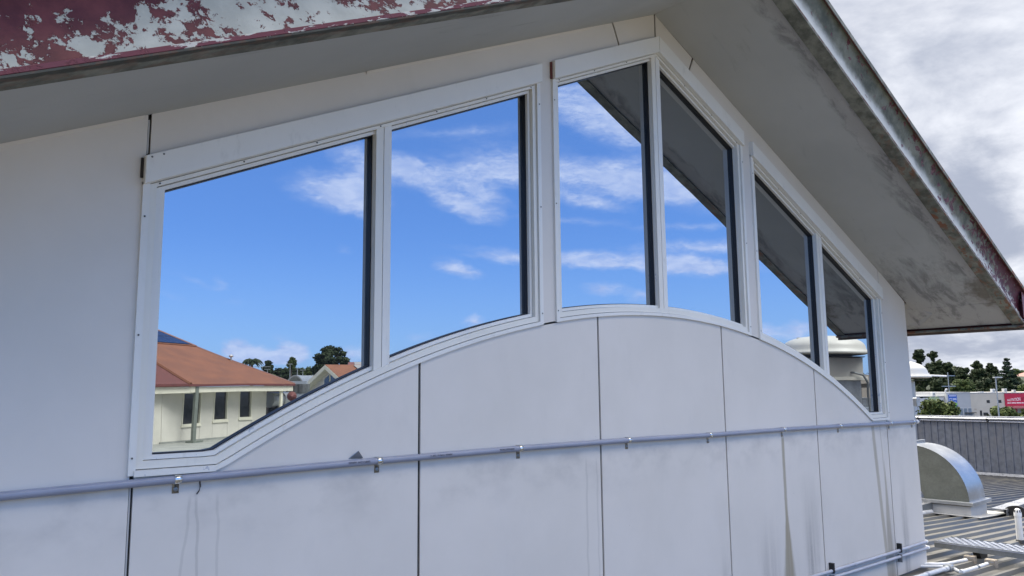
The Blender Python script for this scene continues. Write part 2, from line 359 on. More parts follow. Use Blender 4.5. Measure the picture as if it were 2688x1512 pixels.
def leaf_material(name, c0, c1):
    mt, t, b = new_mat(name)
    P = t.new('ShaderNodeNewGeometry').outputs['Position']
    v = t.noise(P, .9, 3, .6); v2 = t.noise(P, 5., 2, .6)
    col = t.mix(t.ramp(t.math('ADD', t.math('MULTIPLY', v, .6), t.math('MULTIPLY', v2, .4)), .35, .65), c0 + (1,), c1 + (1,))
    t.put(b.inputs['Base Color'], col); b.inputs['Roughness'].default_value = .7; b.inputs['Specular IOR Level'].default_value = .2
    return mt

M = {}
M['wall'] = wall_material(); M['soffit'] = soffit_material()
M['bargeL'] = barge_material("flaking_barge_paint", -1); M['bargeR'] = barge_material("weathered_barge_paint", 1)
M['under'] = underside_material()
M['trim'] = frame_material("white_trim_paint", (.755, .735, .685), False)
M['frame'] = frame_material("cream_window_frame", (.75, .72, .645), False)
M['sill'] = frame_material("worn_sill_paint", (.75, .73, .68), True)
M['glass'] = glass_material()
M['rubber'] = pbr("black_gasket", (.012, .012, .014), .5, var=.2)
M['dark'] = pbr("joint_backing", (.035, .03, .03), .9, var=.3, vscale=20)
M['conduit'] = pbr("grey_pvc_conduit", (.27, .285, .35), .34, var=.06, vscale=6, spec=.5)
M['conduit2'] = pbr("pale_pvc_conduit", (.43, .44, .49), .38, var=.08, vscale=6)
M['white_pvc'] = pbr("white_pvc_pipe", (.72, .72, .71), .35, var=.06, vscale=8, dirt=(.4, .38, .33), dscale=6, damt=.35)
M['chrome'] = pbr("zinc_plated_steel", (.72, .72, .70), .22, 1., var=.1, vscale=40)
M['screw'] = pbr("screw_head", (.10, .10, .095), .5, .6, var=.3)
M['ink'] = pbr("pipe_print_ink", (.10, .10, .12), .6)
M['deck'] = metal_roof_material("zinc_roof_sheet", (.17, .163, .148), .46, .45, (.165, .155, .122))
M['roofing'] = pbr("maroon_roof_sheet", (.16, .055, .05), .5, var=.2)
M['parapet'] = metal_roof_material("zinc_wall_sheet", (.20, .215, .25), .45, .55, (.17, .165, .17))
M['flash'] = galv_material("bright_flashing", (.62, .63, .65), .32, .7)
M['galv'] = galv_material("galvanised_duct")
M['galv_dark'] = galv_material("weathered_galvanised", (.26, .275, .28), .5, .6)
M['galv_shaded'] = galv_material("shaded_duct_side", (.205, .22, .20), .46, .7)  # darker copy of the duct steel, shade painted into the side sheets
M['curb'] = pbr("painted_curb", (.45, .45, .44), .55, var=.1, dirt=(.25, .22, .17), dscale=4)
M['mesh'] = galv_material("walkway_grating", (.50, .53, .60), .42, .55)
M['black'] = pbr("black_plastic", (.012, .012, .013), .55, var=.3)
M['timber'] = pbr("weathered_timber", (.36, .31, .25), .85, var=.2, vscale=12, stretch=(1, 8, 8))
M['white_fan'] = pbr("white_fan_enamel", (.56, .55, .50), .45, var=.05, vscale=2, dirt=(.50, .45, .34), dscale=1.2, damt=.35)
M['fan_box'] = pbr("fan_box_enamel", (.44, .43, .395), .5, var=.06, dirt=(.36, .33, .27), dscale=2)
M['conc'] = pbr("grey_green_roof_membrane", (.28, .29, .26), .85, var=.16, vscale=1.2, dirt=(.18, .18, .16), dscale=.8)
M['ground'] = pbr("car_park_asphalt", (.055, .055, .055), .9, var=.2, vscale=.3)
M['grass'] = pbr("dark_hill_scrub", (.022, .032, .014), .95, var=.3, vscale=.05)
M['tilt_cream'] = pbr("cream_tilt_panel", (.47, .435, .37), .85, var=.06, vscale=.5, dirt=(.42, .38, .32), dscale=.4, damt=.3)
M['tilt_grey'] = pbr("pale_grey_tilt_panel", (.36, .375, .39), .85, var=.05, vscale=.5)
M['tilt_white'] = pbr("white_tilt_panel", (.46, .47, .48), .8, var=.05, vscale=.5)
M['shop_green'] = pbr("pale_green_wall", (.36, .44, .27), .85, var=.08)
M['shop_blue'] = pbr("blue_grey_wall", (.33, .37, .43), .85, var=.08)
M['sign_red'] = pbr("red_sign_face", (.42, .015, .045), .45, var=.04)
M['sign_darkred'] = pbr("dark_red_lettering", (.19, .006, .02), .5, var=.04)
M['sign_blue'] = pbr("blue_sign_face", (.012, .085, .42), .45, var=.04)
M['sign_green'] = pbr("green_sign_chevron", (.18, .42, .07), .5, var=.04)
M['sign_white'] = pbr("white_sign_print", (.80, .80, .80), .5, var=.02)
M['pink'] = pbr("faded_red_awning", (.42, .13, .13), .7, var=.1)
M['window_dark'] = pbr("dark_window_glass", (.018, .02, .024), .08, var=.2, spec=.8)
M['shopglass'] = pbr("shopfront_glass", (.16, .20, .24), .12, var=.2, vscale=.6, spec=.8)
M['cream_wall'] = pbr("cream_render_wall", (.62, .60, .52), .8, var=.05, vscale=1.2, bump=.2, bscale=30)
M['cream_trim'] = pbr("cream_timber_trim", (.70, .68, .55), .6, var=.05)
M['green_post'] = pbr("grey_green_steel_post", (.17, .19, .16), .5, var=.1)
M['terra'] = pbr("terracotta_roof_sheet", (.20, .083, .047), .68, var=.14, vscale=1.0, spec=.25, dirt=(.155, .07, .045), dscale=.6, damt=.5)
M['maroon'] = pbr("maroon_roof_trim", (.15, .045, .04), .5, var=.12)
M['solar'] = pbr("solar_panel_glass", (.022, .035, .085), .10, .2, var=.1, spec=.9)
M['grey_wall'] = pbr("pale_grey_cladding", (.60, .59, .55), .75, var=.06)
M['brick'] = pbr("dark_red_brick", (.11, .045, .035), .9, var=.25, vscale=6)
M['grey_tile'] = pbr("grey_roof_sheet", (.26, .26, .265), .6, var=.1)
M['pink_tile'] = pbr("faded_pink_roof_tile", (.36, .20, .165), .85, var=.12)
M['beige'] = pbr("beige_parapet_render", (.42, .37, .31), .85, var=.05)
M['bark'] = pbr("grey_brown_bark", (.12, .10, .08), .95, var=.3, vscale=3)
M['pole'] = pbr("galvanised_pole", (.34, .36, .38), .5, .5, var=.1)
M['leaf'] = leaf_material("dark_gum_leaf", (.011, .022, .009), (.038, .054, .021))
M['leaf2'] = leaf_material("mid_green_leaf", (.022, .042, .010), (.085, .11, .035))
M['pine'] = leaf_material("pine_needle", (.009, .020, .012), (.030, .050, .026))
M['bush'] = leaf_material("bush_leaf", (.032, .052, .012), (.12, .145, .045))
M['palm'] = leaf_material("palm_frond", (.014, .026, .010), (.045, .065, .03))

# ------------------------------------------------------------------ mesh helpers
class MB:
    def __init__(s): s.v = []; s.f = []
    def quad(s, a, b, c, d_):
        k = len(s.v); s.v += [tuple(a), tuple(b), tuple(c), tuple(d_)]; s.f.append((k, k + 1, k + 2, k + 3)); return s
    def poly(s, pts):
        k = len(s.v); s.v += [tuple(q) for q in pts]; s.f.append(tuple(range(k, k + len(pts)))); return s
    def box(s, x0, x1, y0, y1, z0, z1):
        k = len(s.v)
        s.v += [(x, y, z) for z in (z0, z1) for y in (y0, y1) for x in (x0, x1)]
        s.f += [(k, k + 2, k + 3, k + 1), (k + 4, k + 5, k + 7, k + 6), (k, k + 1, k + 5, k + 4), (k + 2, k + 6, k + 7, k + 3), (k, k + 4, k + 6, k + 2), (k + 1, k + 3, k + 7, k + 5)]
        return s
    def obox(s, c, ax, ay, az_):
        """box from a centre and three half-axis vectors"""
        c = Vector(c); ax = Vector(ax); ay = Vector(ay); az_ = Vector(az_); k = len(s.v)
        s.v += [tuple(c + i * ax + j * ay + l * az_) for l in (-1, 1) for j in (-1, 1) for i in (-1, 1)]
        s.f += [(k, k + 2, k + 3, k + 1), (k + 4, k + 5, k + 7, k + 6), (k, k + 1, k + 5, k + 4), (k + 2, k + 6, k + 7, k + 3), (k, k + 4, k + 6, k + 2), (k + 1, k + 3, k + 7, k + 5)]
        return s
    def prism(s, pts, vec):
        """closed polygon (3-D points) extruded by vec"""
        k = len(s.v); N = len(pts); vec = Vector(vec)
        s.v += [tuple(q) for q in pts] + [tuple(Vector(q) + vec) for q in pts]
        s.f.append(tuple(range(k, k + N))); s.f.append(tuple(range(k + 2 * N - 1, k + N - 1, -1)))
        for i in range(N):
            j = (i + 1) % N; s.f.append((k + i, k + N + i, k + N + j, k + j))
        return s
    def xz(s, pts, y0, y1):
        return s.prism([(a, y0, b) for a, b in pts], (0, y1 - y0, 0))
    def loft(s, rings, closed=True, caps=True):
        k = len(s.v); N = len(rings[0])
        for r in rings: s.v += [tuple(q) for q in r]
        for i in range(len(rings) - 1):
            for j in range(N if closed else N - 1):
                j2 = (j + 1) % N
                s.f.append((k + i * N + j, k + i * N + j2, k + (i + 1) * N + j2, k + (i + 1) * N + j))
        if caps and closed:
            s.f.append(tuple(range(k + N - 1, k - 1, -1))); s.f.append(tuple(range(k + (len(rings) - 1) * N, k + len(rings) * N)))
        return s
    def tube(s, path, r, N=10, taper=None):
        path = [Vector(q) for q in path]; rings = []
        for i, q in enumerate(path):
            a = path[max(0, i - 1)]; b = path[min(len(path) - 1, i + 1)]
            t = (b - a).normalized(); up = Vector((0, 0, 1)) if abs(t.z) < .95 else Vector((1, 0, 0))
            e1 = t.cross(up).normalized(); e2 = t.cross(e1).normalized()
            rr = r if taper is None else r + (taper - r) * i / max(1, len(path) - 1)
            rings.append([q + rr * (math.cos(2 * math.pi * j / N) * e1 + math.sin(2 * math.pi * j / N) * e2) for j in range(N)])
        return s.loft(rings)
    def lathe(s, prof, c=(0, 0, 0), N=28):
        c = Vector(c)
        return s.loft([[c + Vector((r * math.cos(2 * math.pi * j / N), r * math.sin(2 * math.pi * j / N), z)) for j in range(N)] for r, z in prof])
    def build(s, name, mat, parent=None, smooth=False, bevel=0):
        me = bpy.data.meshes.new(name); me.from_pydata(s.v, [], s.f); me.validate()
        bm = bmesh.new(); bm.from_mesh(me); bmesh.ops.recalc_face_normals(bm, faces=bm.faces); bm.to_mesh(me); bm.free()
        if mat: me.materials.append(mat)
        o = bpy.data.objects.new(name, me); COL.objects.link(o)
        if parent: o.parent = parent
        if smooth:
            me.polygons.foreach_set('use_smooth', [True] * len(me.polygons))
            if smooth != 'all':
                md = o.modifiers.new('smooth', 'NODES') if False else None
                me.set_sharp_from_angle(angle=math.radians(smooth if smooth is not True else 40))
        if bevel:
            bv = o.modifiers.new('bevel', 'BEVEL'); bv.width = bevel; bv.segments = 1; bv.limit_method = 'ANGLE'
        return o
def tag(o, label, cat, group=None):
    o['label'] = label; o['category'] = cat
    if group: o['group'] = group
    return o
def thing(name, label, cat, loc=(0, 0, 0), group=None):
    o = bpy.data.objects.new(name, None); COL.objects.link(o); o.location = (0, 0, 0)
    return tag(o, label, cat, group)
def struct(o): o['kind'] = 'structure'; return o
def dup(o, parent, loc=None):
    c = o.copy(); COL.objects.link(c); c.parent = parent
    if loc is not None: c.location = loc
    return c
def copy_tree(root, loc, label, group=None):
    r = root.copy(); COL.objects.link(r); r.location = loc; r['label'] = label
    if group: r['group'] = group
    for ch in list(root.children):
        c = ch.copy(); COL.objects.link(c); c.parent = r
        for g in list(ch.children):
            e = g.copy(); COL.objects.link(e); e.parent = c
    return r
def text_mesh(body, size, mat, name, parent, mw, extrude=.002, warp=None, align='LEFT'):
    cu = bpy.data.curves.new(name, 'FONT'); cu.body = body; cu.size = size; cu.extrude = extrude; cu.align_x = align
    tmp = bpy.data.objects.new(name, cu); COL.objects.link(tmp)
    dg = bpy.context.evaluated_depsgraph_get(); dg.update()
    me = bpy.data.meshes.new_from_object(tmp.evaluated_get(dg)); bpy.data.objects.remove(tmp)
    me.name = name
    if warp:
        for v in me.vertices: v.co = warp(v.co)
    me.materials.clear(); me.materials.append(mat)
    me.transform(mw)
    o = bpy.data.objects.new(name, me); COL.objects.link(o); o.parent = parent
    return o

# ------------------------------------------------------------------ ground, roof decks, hill
FALL = .053
def deck_z(x): return -1.60 - FALL * (x - 6.64)
struct(MB().quad((-1500, -1500, -7), (1500, -1500, -7), (1500, 1500, -7), (-1500, 1500, -7)).build('ground', M['ground']))
def rib_profile(y0, y1, pitch=.187, h=.034):
    pts = []; y = y0
    while y < y1:
        pts += [(y, 0), (y + pitch - .060, 0), (y + pitch - .046, h), (y + pitch - .014, h)]
        y += pitch
    pts.append((y, 0)); return pts
prof = rib_profile(-12.0 + .105, 12.0)
mb = MB()
xs = [-7.0, 6.64, 24.0]
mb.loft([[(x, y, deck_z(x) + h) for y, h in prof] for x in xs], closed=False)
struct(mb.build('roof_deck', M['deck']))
struct(MB().box(-7, 24.2, -12, 12, -7, -2.62).build('deck_base', M['grey_wall']))
struct(MB().box(-7, 46, -95, -13, -6.9, -2.5).build('lower_roof', M['conc']))
# low hill behind the shops
mb = MB(); rings = []
for i in range(13):
    r = i / 12
    rings.append([(330 + 210 * (1 - r) * math.cos(t * math.pi / 12), 130 + 170 * (1 - r) * math.sin(t * math.pi / 12), -7.2 + 11.5 * (1 - (1 - r) ** 2) + .4 * math.sin(t * 1.7 + i)) for t in range(24)])
struct(mb.loft(rings).build('hill', M['grass'], smooth='all'))

# ------------------------------------------------------------------ the gable wall
APX, SL = 3.01, .456
zs = lambda x: 2.39 - SL * abs(x - APX)              # wall meets soffit
zh = lambda x: 2.233 - SL * abs(x - APX)             # top of the window heads
HC, HR = (3.007, -5.021), 5.458
def zarc(x, dr=0.0, sill=-.280):
    q = (HR + dr) ** 2 - (x - HC[0]) ** 2
    z = HC[1] + math.sqrt(q) if q > 0 else -9
    return max(z, sill + dr)
FOOT = -1.560
B = thing('gable_building', 'pale grey clad gable end with mirror windows and flaking maroon barge boards', 'building')
def panel(pts, y0=0.0, y1=.009):
    return MB().xz(pts, y0, y1).build('cladding_panel', M['wall'], B)
G = .0070
# lower panels under the arch
for i in range(5):
    a, b = 1.2 * i + (.0085 if i == 0 else G), 1.2 * (i + 1) - G
    top = []
    N = 26
    for k in range(N + 1):
        x = b + (a - b) * k / N
        top.append((x, zarc(x) + .006))
    panel([(a, FOOT), (b, FOOT)] + top)
# big left-hand panel, full height
panel([(-1.12, FOOT), (-.0065, FOOT), (-.0065, zs(-.0065)), (-1.12, zs(-1.12))])
# right-hand panel, the corner leaning very slightly
cx = lambda z: 6.572 + (0.74 - z) * .030
rz = [FOOT, -1.2, -.8, -.3, .2, .5, zs(6.56)]
panel([(6.0 + G, FOOT), (cx(FOOT) - .03, FOOT)] + [(cx(z) - .03, z) for z in rz[1:]] + [(6.03 + G, zs(6.03)), (6.03 + G, .3), (6.0 + G, -.28)])
# strips over and between the windows
jl = lambda z: 2.597 + (2.201 - z) * .41              # slanting joint left of the apex
panel([(.0065, zh(0) - .01), (1.955, zh(1.955) - .01), (1.955, zarc(1.96) - .004), (2.085, zarc(2.085) - .004), (2.085, zh(2.085) - .01), (jl(2.05) - G, zh(2.645) - .01), (jl(2.201) - G, zs(2.597)), (.0065, zs(.0065))])
panel([(jl(2.05) + G, zh(2.65) - .01), (3.01 - G, zh(3.01) - .01), (3.01 - G, zs(3.01 - G)), (jl(2.201) + G, zs(2.605))])
jr = lambda z: 3.418 - (2.219 - z) * .47
panel([(3.01 + G, zh(3.01) - .01), (jr(2.06) - G, zh(3.345) - .01), (jr(2.2) - G, zs(3.41)), (3.01 + G, zs(3.01 + G))])
panel([(jr(2.06) + G, zh(3.355) - .01), (3.93, zh(3.93) - .01), (3.93, zarc(3.93) - .004), (4.075, zarc(4.075) - .004), (4.075, zh(4.075) - .01), (6.03 - .0015, zh(6.03) - .01), (6.03 - .0015, zs(6.03)), (jr(2.2) + G, zs(3.42))])
# rounded return at the right-hand corner and the side wall behind it
mb = MB()
ring = []
for z in rz:
    c = cx(z) - .03
    ring.append([(c + .03 * math.sin(t), .03 - .03 * math.cos(t), z) for t in [math.pi / 2 * k / 6 for k in range(7)]] + [(c + .03, 8.0, z)])
mb.loft(ring, closed=False)
mb.build('corner_return', M['wall'], B, smooth=60)
# dark backing seen through the joints and the room behind
def backing(q): q.build('joint_backing', M['dark'], B)
for i in range(6): backing(MB().box(1.2 * i - .03, 1.2 * i + .03, .011, .02, FOOT + .01, zarc(1.2 * i) if 0 < i < 5 else -.27))
backing(MB().box(-.04, .03, .0112, .02, .70, zs(0) - .01))
backing(MB().xz([(2.56, zs(2.56) - .02), (2.56, zh(2.56) - .05), (3.01, zh(3.01) - .06), (3.46, zh(3.46) - .05), (3.46, zs(3.46) - .02), (3.01, zs(3.01) - .01)], .0114, .02))
backing(MB().box(6.0, 6.06, .0116, .02, .70, zs(6.06) - .03))
# paler packing visible in the wide left joint
MB().box(-.0035, .0015, .004, .0105, FOOT + .02, -.30).build('joint_strip', M['curb'], B)
MB().box(-.004, .001, .004, .0106, .87, zs(0) - .02).build('joint_strip', M['curb'], B)

# ------------------------------------------------------------------ windows
def outline(xa, xb, dz, dr, N=34):
    """closed opening: bottom left->right along the sill or arch, then right->left along the sloping head"""
    xs_ = [xa + (xb - xa) * k / N for k in range(N + 1)]
    for q in (.293, 5.724):
        if xa < q < xb:
            i = min(range(1, N), key=lambda k: abs(xs_[k] - q)); xs_[i] = q
    bot = [(x, zarc(x, dr)) for x in xs_]
    head = [(x, zh(x) - dz) for x in reversed(xs_)]
    if xa < APX < xb:
        i = min(range(1, N), key=lambda k: abs(head[k][0] - APX)); head[i] = (APX, zh(APX) - dz)
    return bot + head
def ring(A, Bq, yf, yb, name, mat, parent, outer=True):
    """flat face from outline A in to outline Bq at depth yf, with returns back to yb on both edges"""
    mb = MB(); N = len(A); k = 0
    mb.v += [(x, yf, z) for x, z in A] + [(x, yf, z) for x, z in Bq] + [(x, yb, z) for x, z in Bq] + [(x, yb, z) for x, z in A]
    for i in range(N):
        j = (i + 1) % N
        mb.f.append((i, j, N + j, N + i)); mb.f.append((N + i, N + j, 2 * N + j, 2 * N + i))
        if outer: mb.f.append((3 * N + i, 3 * N + j, j, i))
        mb.f.append((2 * N + i, 2 * N + j, 3 * N + j, 3 * N + i))
    return mb.build(name, mat, parent, smooth=30)
HD = .105
screw = MB().lathe([(.0, -.0), (.0034, -.0), (.0034, .002), (.002, .0030), (0, .0030)], N=8)
screw.v = [(x, -z, y) for x, y, z in screw.v]
SCREW = None
def add_screw(parent, x, y, z):
    global SCREW
    if SCREW is None:
        SCREW = screw.build('screw', M['screw'], parent); SCREW.location = (x, y, z); return
    dup(SCREW, parent, (x, y, z))
def window(x0, x1, panes, mull):
    w = bpy.data.objects.new('window', None); COL.objects.link(w); w.parent = B
    A0 = outline(x0, x1, HD - .012, 0.0); A1 = outline(x0 + .024, x1 - .024, HD + .002, .018); A1b = outline(x0 + .0268, x1 - .0268, HD + .0045, .0208)
    A2 = outline(x0 + .050, x1 - .050, HD + .020, .048)
    ring(A0, A1, -.012, .012, 'outer_trim', M['trim'], w)
    ring(A1b, A2, -.001, .058, 'frame', M['frame'], w)
    for xa, xb in panes:
        P0 = outline(x0 + .0522 if xa - x0 < .2 else xa - .018, x1 - .0522 if x1 - xb < .2 else xb + .018, HD + .0222, .0502)
        P1 = outline(xa, xb, HD + .038, .066)
        P2 = outline(xa + .005, xb - .005, HD + .043, .071)
        ring(P0, P1, .020, .038, 'bead', M['sill'], w)
        ring(P1, P2, .0385, .0575, 'gasket', M['rubber'], w)
        g = outline(xa - .004, xb + .004, HD + .034, .062)
        MB().xz(g, .058, .064).build('pane', M['glass'], w)
    for xm0, xm1 in mull:
        xm = (xm0 + xm1) / 2
        N = 6
        def bar(a, b, y0, y1, nm, mt):
            pts = [(a + (b - a) * k / N, zarc(a + (b - a) * k / N, .046)) for k in range(N + 1)]
            tp = [(b, zh(b) - HD - .018), (a, zh(a) - HD - .018)]
            if a < APX < b: tp.insert(1, (APX, zh(APX) - HD - .018))
            MB().xz(pts + tp, y0, y1).build(nm, mt, w)
        bar(xm0 + .0185, xm - .001, .006, .060, 'mullion', M['frame'])
        bar(xm + .001, xm1 - .0185, .004, .060, 'mullion', M['trim'])
    # head flashing, proud of the wall
    def head(a, b):
        MB().xz([(a, zh(a)), (b, zh(b)), (b, zh(b) - HD), (a, zh(a) - HD)], -.032, .010).build('head_flashing', M['trim'], w, bevel=.002)
    if x0 < APX < x1: head(x0, APX - .0012); head(APX + .0012, x1)
    else: head(x0, x1)
    # the flat strip of head frame under it carries screws
    for k in range(7):
        x = x0 + .06 + (x1 - x0 - .12) * k / 6
        if abs(x - APX) < .05: continue
        add_screw(w, x, -.0022, zh(x) - HD - .011)
    for xx, sgn in ((x0 + .010, 1), (x1 - .010, -1)):
        za, zb = zarc(xx) + .06, zh(xx) - HD - .12
        for k in range(3):
            add_screw(w, xx, -.0132, za + (zb - za) * k / 2)
    return w
WL = window(-.015, 1.972, [(.070, .962), (1.042, 1.905)], [(.944, 1.060)])
WM = window(2.068, 3.948, [(2.118, 2.968), (3.048, 3.895)], [(2.950, 3.066)])
WR = window(4.056, 6.036, [(4.120, 4.978), (5.058, 5.948)], [(4.960, 5.076)])
for w_, x_ in ((WL, .005), (WL, .045)): add_screw(w_, x_, -.0322, zh(x_) - .012)
# dirt-dark slots at the ends of the head flashings
MB().box(2.058, 2.0675, -.012, -.0005, zh(2.07) - HD + .004, zh(2.07) - .006).build('head_gap', M['maroon'], B)
MB().box(-.024, -.0155, -.008, -.0005, .775, .848).build('head_gap', M['dark'], B)
# grey aluminium sill piece at the foot of the left window
MB().box(.003, .286, -.020, -.0125, -.2835, -.262).build('sill_strip', M['sill'], B)

# ------------------------------------------------------------------ eaves: soffit, barge boards, roof
XE, YO = 7.075, -.705
def slope_pts(xa, xb, y, off): return [(xa, y, zs(xa) + off), (xb, y, zs(xb) + off)]
def slab(name, mat, xa, xb, ya, yb, o0, o1, parent=B):
    mb = MB(); a0, b0 = slope_pts(xa, xb, ya, o0); a1, b1 = slope_pts(xa, xb, yb, o0)
    return mb.prism([a0, b0, b1, a1], (0, 0, o1 - o0)).build(name, mat, parent)
slab('soffit_board', M['soffit'], -1.16, APX - .0006, YO, .0, 0.0, .02)
slab('soffit_board', M['soffit'], APX + .0006, 6.70, YO, .0, 0.0, .02)
slab('soffit_board', M['soffit'], 6.704, XE - .02, YO, 8, 0.0, .02)
# a broken soffit piece hanging beside the wall corner
mb = MB(); mb.prism([(6.62, .012, zs(6.62) + .02), (6.80, -.14, zs(6.80) - .002), (6.93, .02, zs(6.93) - .03), (6.95, .16, zs(6.95) - .012), (6.66, .3, zs(6.66) - .004)], (0, 0, -.008))
mb.build('soffit_fragment', M['soffit'], B)
# thin cover strip along the wall and soffit corner
for a, b in ((-1.1, -.02), (.9, 2.4)):
    MB().prism([(a, -.014, zs(a) - .001), (a, -.0004, zs(a) - .001), (a, -.0004, zs(a) - .013)], (b - a, 0, zs(b) - zs(a))).build('corner_bead', M['wall'], B)
PROF = [(-.790, .000), (-.7925, .002), (-.7925, .016), (-.788, .0185), (-.776, .045), (-.767, .075), (-.761, .105), (-.759, .135), (-.760, .165), (-.766, .20), (-.775, .235), (-.785, .27), (-.800, .298)]
def barge(xa, xb, mat):
    mb = MB()
    segs = 8
    rings = []
    back = [(-.735, .298), (-.735, .004)]
    for k in range(segs + 1):
        x = xa + (xb - xa) * k / segs
        rings.append([(x, y, zs(x) + d_) for y, d_ in PROF + back])
    return mb.loft(rings).build('barge_board', mat, B, smooth=28)
barge(-1.2, APX - .0008, M['bargeL']); barge(APX + .0008, 7.135, M['bargeR'])
# grimy underside strip of the barge and of the eave
def strip(xa, xb):
    mb = MB(); mb.prism([(xa, -.702, zs(xa) - .006), (xa, -.7925, zs(xa) - .0005), (xa, -.7925, zs(xa) - .007), (xa, -.702, zs(xa) - .014)], (xb - xa, 0, zs(xb) - zs(xa)))
    return mb.build('barge_underside', M['under'], B)
strip(-1.2, APX - .001); strip(APX + .001, 7.12)
MB().box(7.05, 7.125, -.79, 8, zs(7.09) - .022, zs(7.09) - .004).build('eave_underside', M['under'], B)
MB().box(7.112, 7.135, -.80, 8, zs(7.12) - .03, zs(7.12) + .265).build('eave_fascia', M['bargeR'], B)
MB().prism([(7.135, -.74, .505), (7.16, -.795, .503), (7.105, -.795, .498), (7.105, -.74, .50)], (0, 0, -.006)).build('eave_lip', M['under'], B)
# roofing with its turned-down edge
for sgn, (xa, xb) in ((-1, (-1.25, APX)), (1, (APX, 7.18))):
    mb = MB(); o0 = .300
    a, b = (xa, xb)
    mb.prism([(a, -.815, zs(a) + o0), (b, -.815, zs(b) + o0), (b, 8, zs(b) + o0), (a, 8, zs(a) + o0)], (0, 0, .014))
    mb.build('roof_sheet', M['roofing'], B)
    MB().prism([(a, -.8155, zs(a) + o0 - .016), (a, -.8155, zs(a) + o0 + .016), (a, -.819, zs(a) + o0 + .016), (a, -.819, zs(a) + o0 - .016)], (b - a, 0, zs(b) - zs(a))).build('roof_edge', M['under'], B)

rv = MB().lathe([(0, 0), (.013, 0), (.013, .004), (.008, .009), (0, .010)], N=12)
rv.v = [(x, -z, y) for x, y, z in rv.v]
ro = rv.build('rivet', M['galv'], B, smooth=True); ro.location = (7.085, -.782, zs(7.085) + .215)
MB().box(7.045, 7.128, -.8005, -.797, zs(7.09) + .06, zs(7.09) + .285).build('barge_end_cap', M['maroon'], B)
# rest of the building behind, so that the wall has a body
MB().box(-1.1, 6.50, .09, 8, -1.6, .70).build('building_core', M['dark'], B)
MB().xz([(-.9, .70), (6.4, .70), (APX, 2.37)], .09, 8).build('roof_core', M['dark'], B)

# ------------------------------------------------------------------ conduit along the wall
CON = thing('wall_conduit', 'long grey PVC conduit clipped along the wall below the windows', 'conduit')
cpath = [(-1.12, -.0185, -.328), (-.382, -.0185, -.311), (.147, -.0185, -.302), (.99, -.0185, -.292), (1.793, -.0185, -.285), (2.634, -.0185, -.285), (3.43, -.0185, -.292), (4.32, -.0185, -.293), (5.163, -.0185, -.300), (5.957, -.0185, -.311), (6.585, -.0185, -.315)]
MB().tube(cpath, .0145, 16).build('pipe', M['conduit'], CON, smooth=60)
MB().tube([(6.585, -.0185, -.315), (6.598, -.017, -.315), (6.612, -.008, -.315), (6.617, .012, -.315), (6.617, .30, -.315)], .0155, 12).build('elbow', M['white_pvc'], CON, smooth=60)
MB().tube([(6.548, -.0185, -.3147), (6.588, -.0185, -.3151)], .0178, 14).build('coupling', M['white_pvc'], CON, smooth=60)
def cz(x):
    for (a, _, za), (b, _, zb) in zip(cpath, cpath[1:]):
        if a <= x <= b: return za + (zb - za) * (x - a) / (b - a)
def saddle(x):
    s = MB(); z = cz(x); r = .0165; w = .012
    arc = []
    for k in range(9):
        t = math.radians(90 + 180 * k / 8); arc.append((-.0185 + r * math.cos(t), z + r * math.sin(t)))
    path = [(-.0006, z + r)] + arc + [(-.0022, z - r), (-.0022, z - .050), (-.0008, z - .050)]
    ring0 = [(x - w, y, zz) for y, zz in path]; ring1 = [(x + w, y, zz) for y, zz in path]
    s.loft([ring0, ring1], closed=False)
    o = s.build('saddle', M['chrome'], CON, smooth=40)
    md = o.modifiers.new('thick', 'SOLIDIFY'); md.thickness = .0012
    sc = MB().lathe([(0, 0), (.0085, 0), (.0085, .002), (.005, .005), (.0025, .0052), (.002, .003), (0, .003)], N=10)
    sc.v = [(xx + x, -zz - .0022, yy + z - .036) for xx, yy, zz in sc.v]
    sc.build('screw', M['galv_dark'], o, smooth=40)
for x in (.149, .98, 1.79, 2.613, 3.397, 4.29, 5.122, 6.03, 6.501): saddle(x)
# printing on the pipe, upside down
def pipe_print(body, x, size=.0115):
    z = cz(x)
    mw = Matrix.Translation((x, -.0185 - .0142, z + .006)) @ Matrix.Rotation(math.radians(-22), 4, 'X') @ Matrix.Rotation(math.radians(90), 4, 'X') @ Matrix.Rotation(math.pi, 4, 'Z')
    text_mesh(body, size, M['ink'], 'pipe_print', CON, mw, extrude=.0006)
pipe_print("25MM CON  AS/NZS", .93); pipe_print("AS/NZS  TYPE 61  150° C", 1.36); pipe_print("25MM ELECTRICAL", 1.74)
tag(MB().prism([(.842, -.001, -.276), (.905, -.001, -.279), (.872, -.020, -.247)], (.006, -.004, .003)).build('metal_flap', M['galv'], None), 'small bent scrap of grey metal tucked above the wall conduit', 'scrap')
wr = MB().tube([(.233, -.003, -.312), (.236, -.004, -.335), (.232, -.005, -.350), (.224, -.003, -.362)], .0022, 6).build('wire_stub', M['dark'], None)
tag(wr, 'short dark wire stub hanging below the first conduit saddle', 'wire')

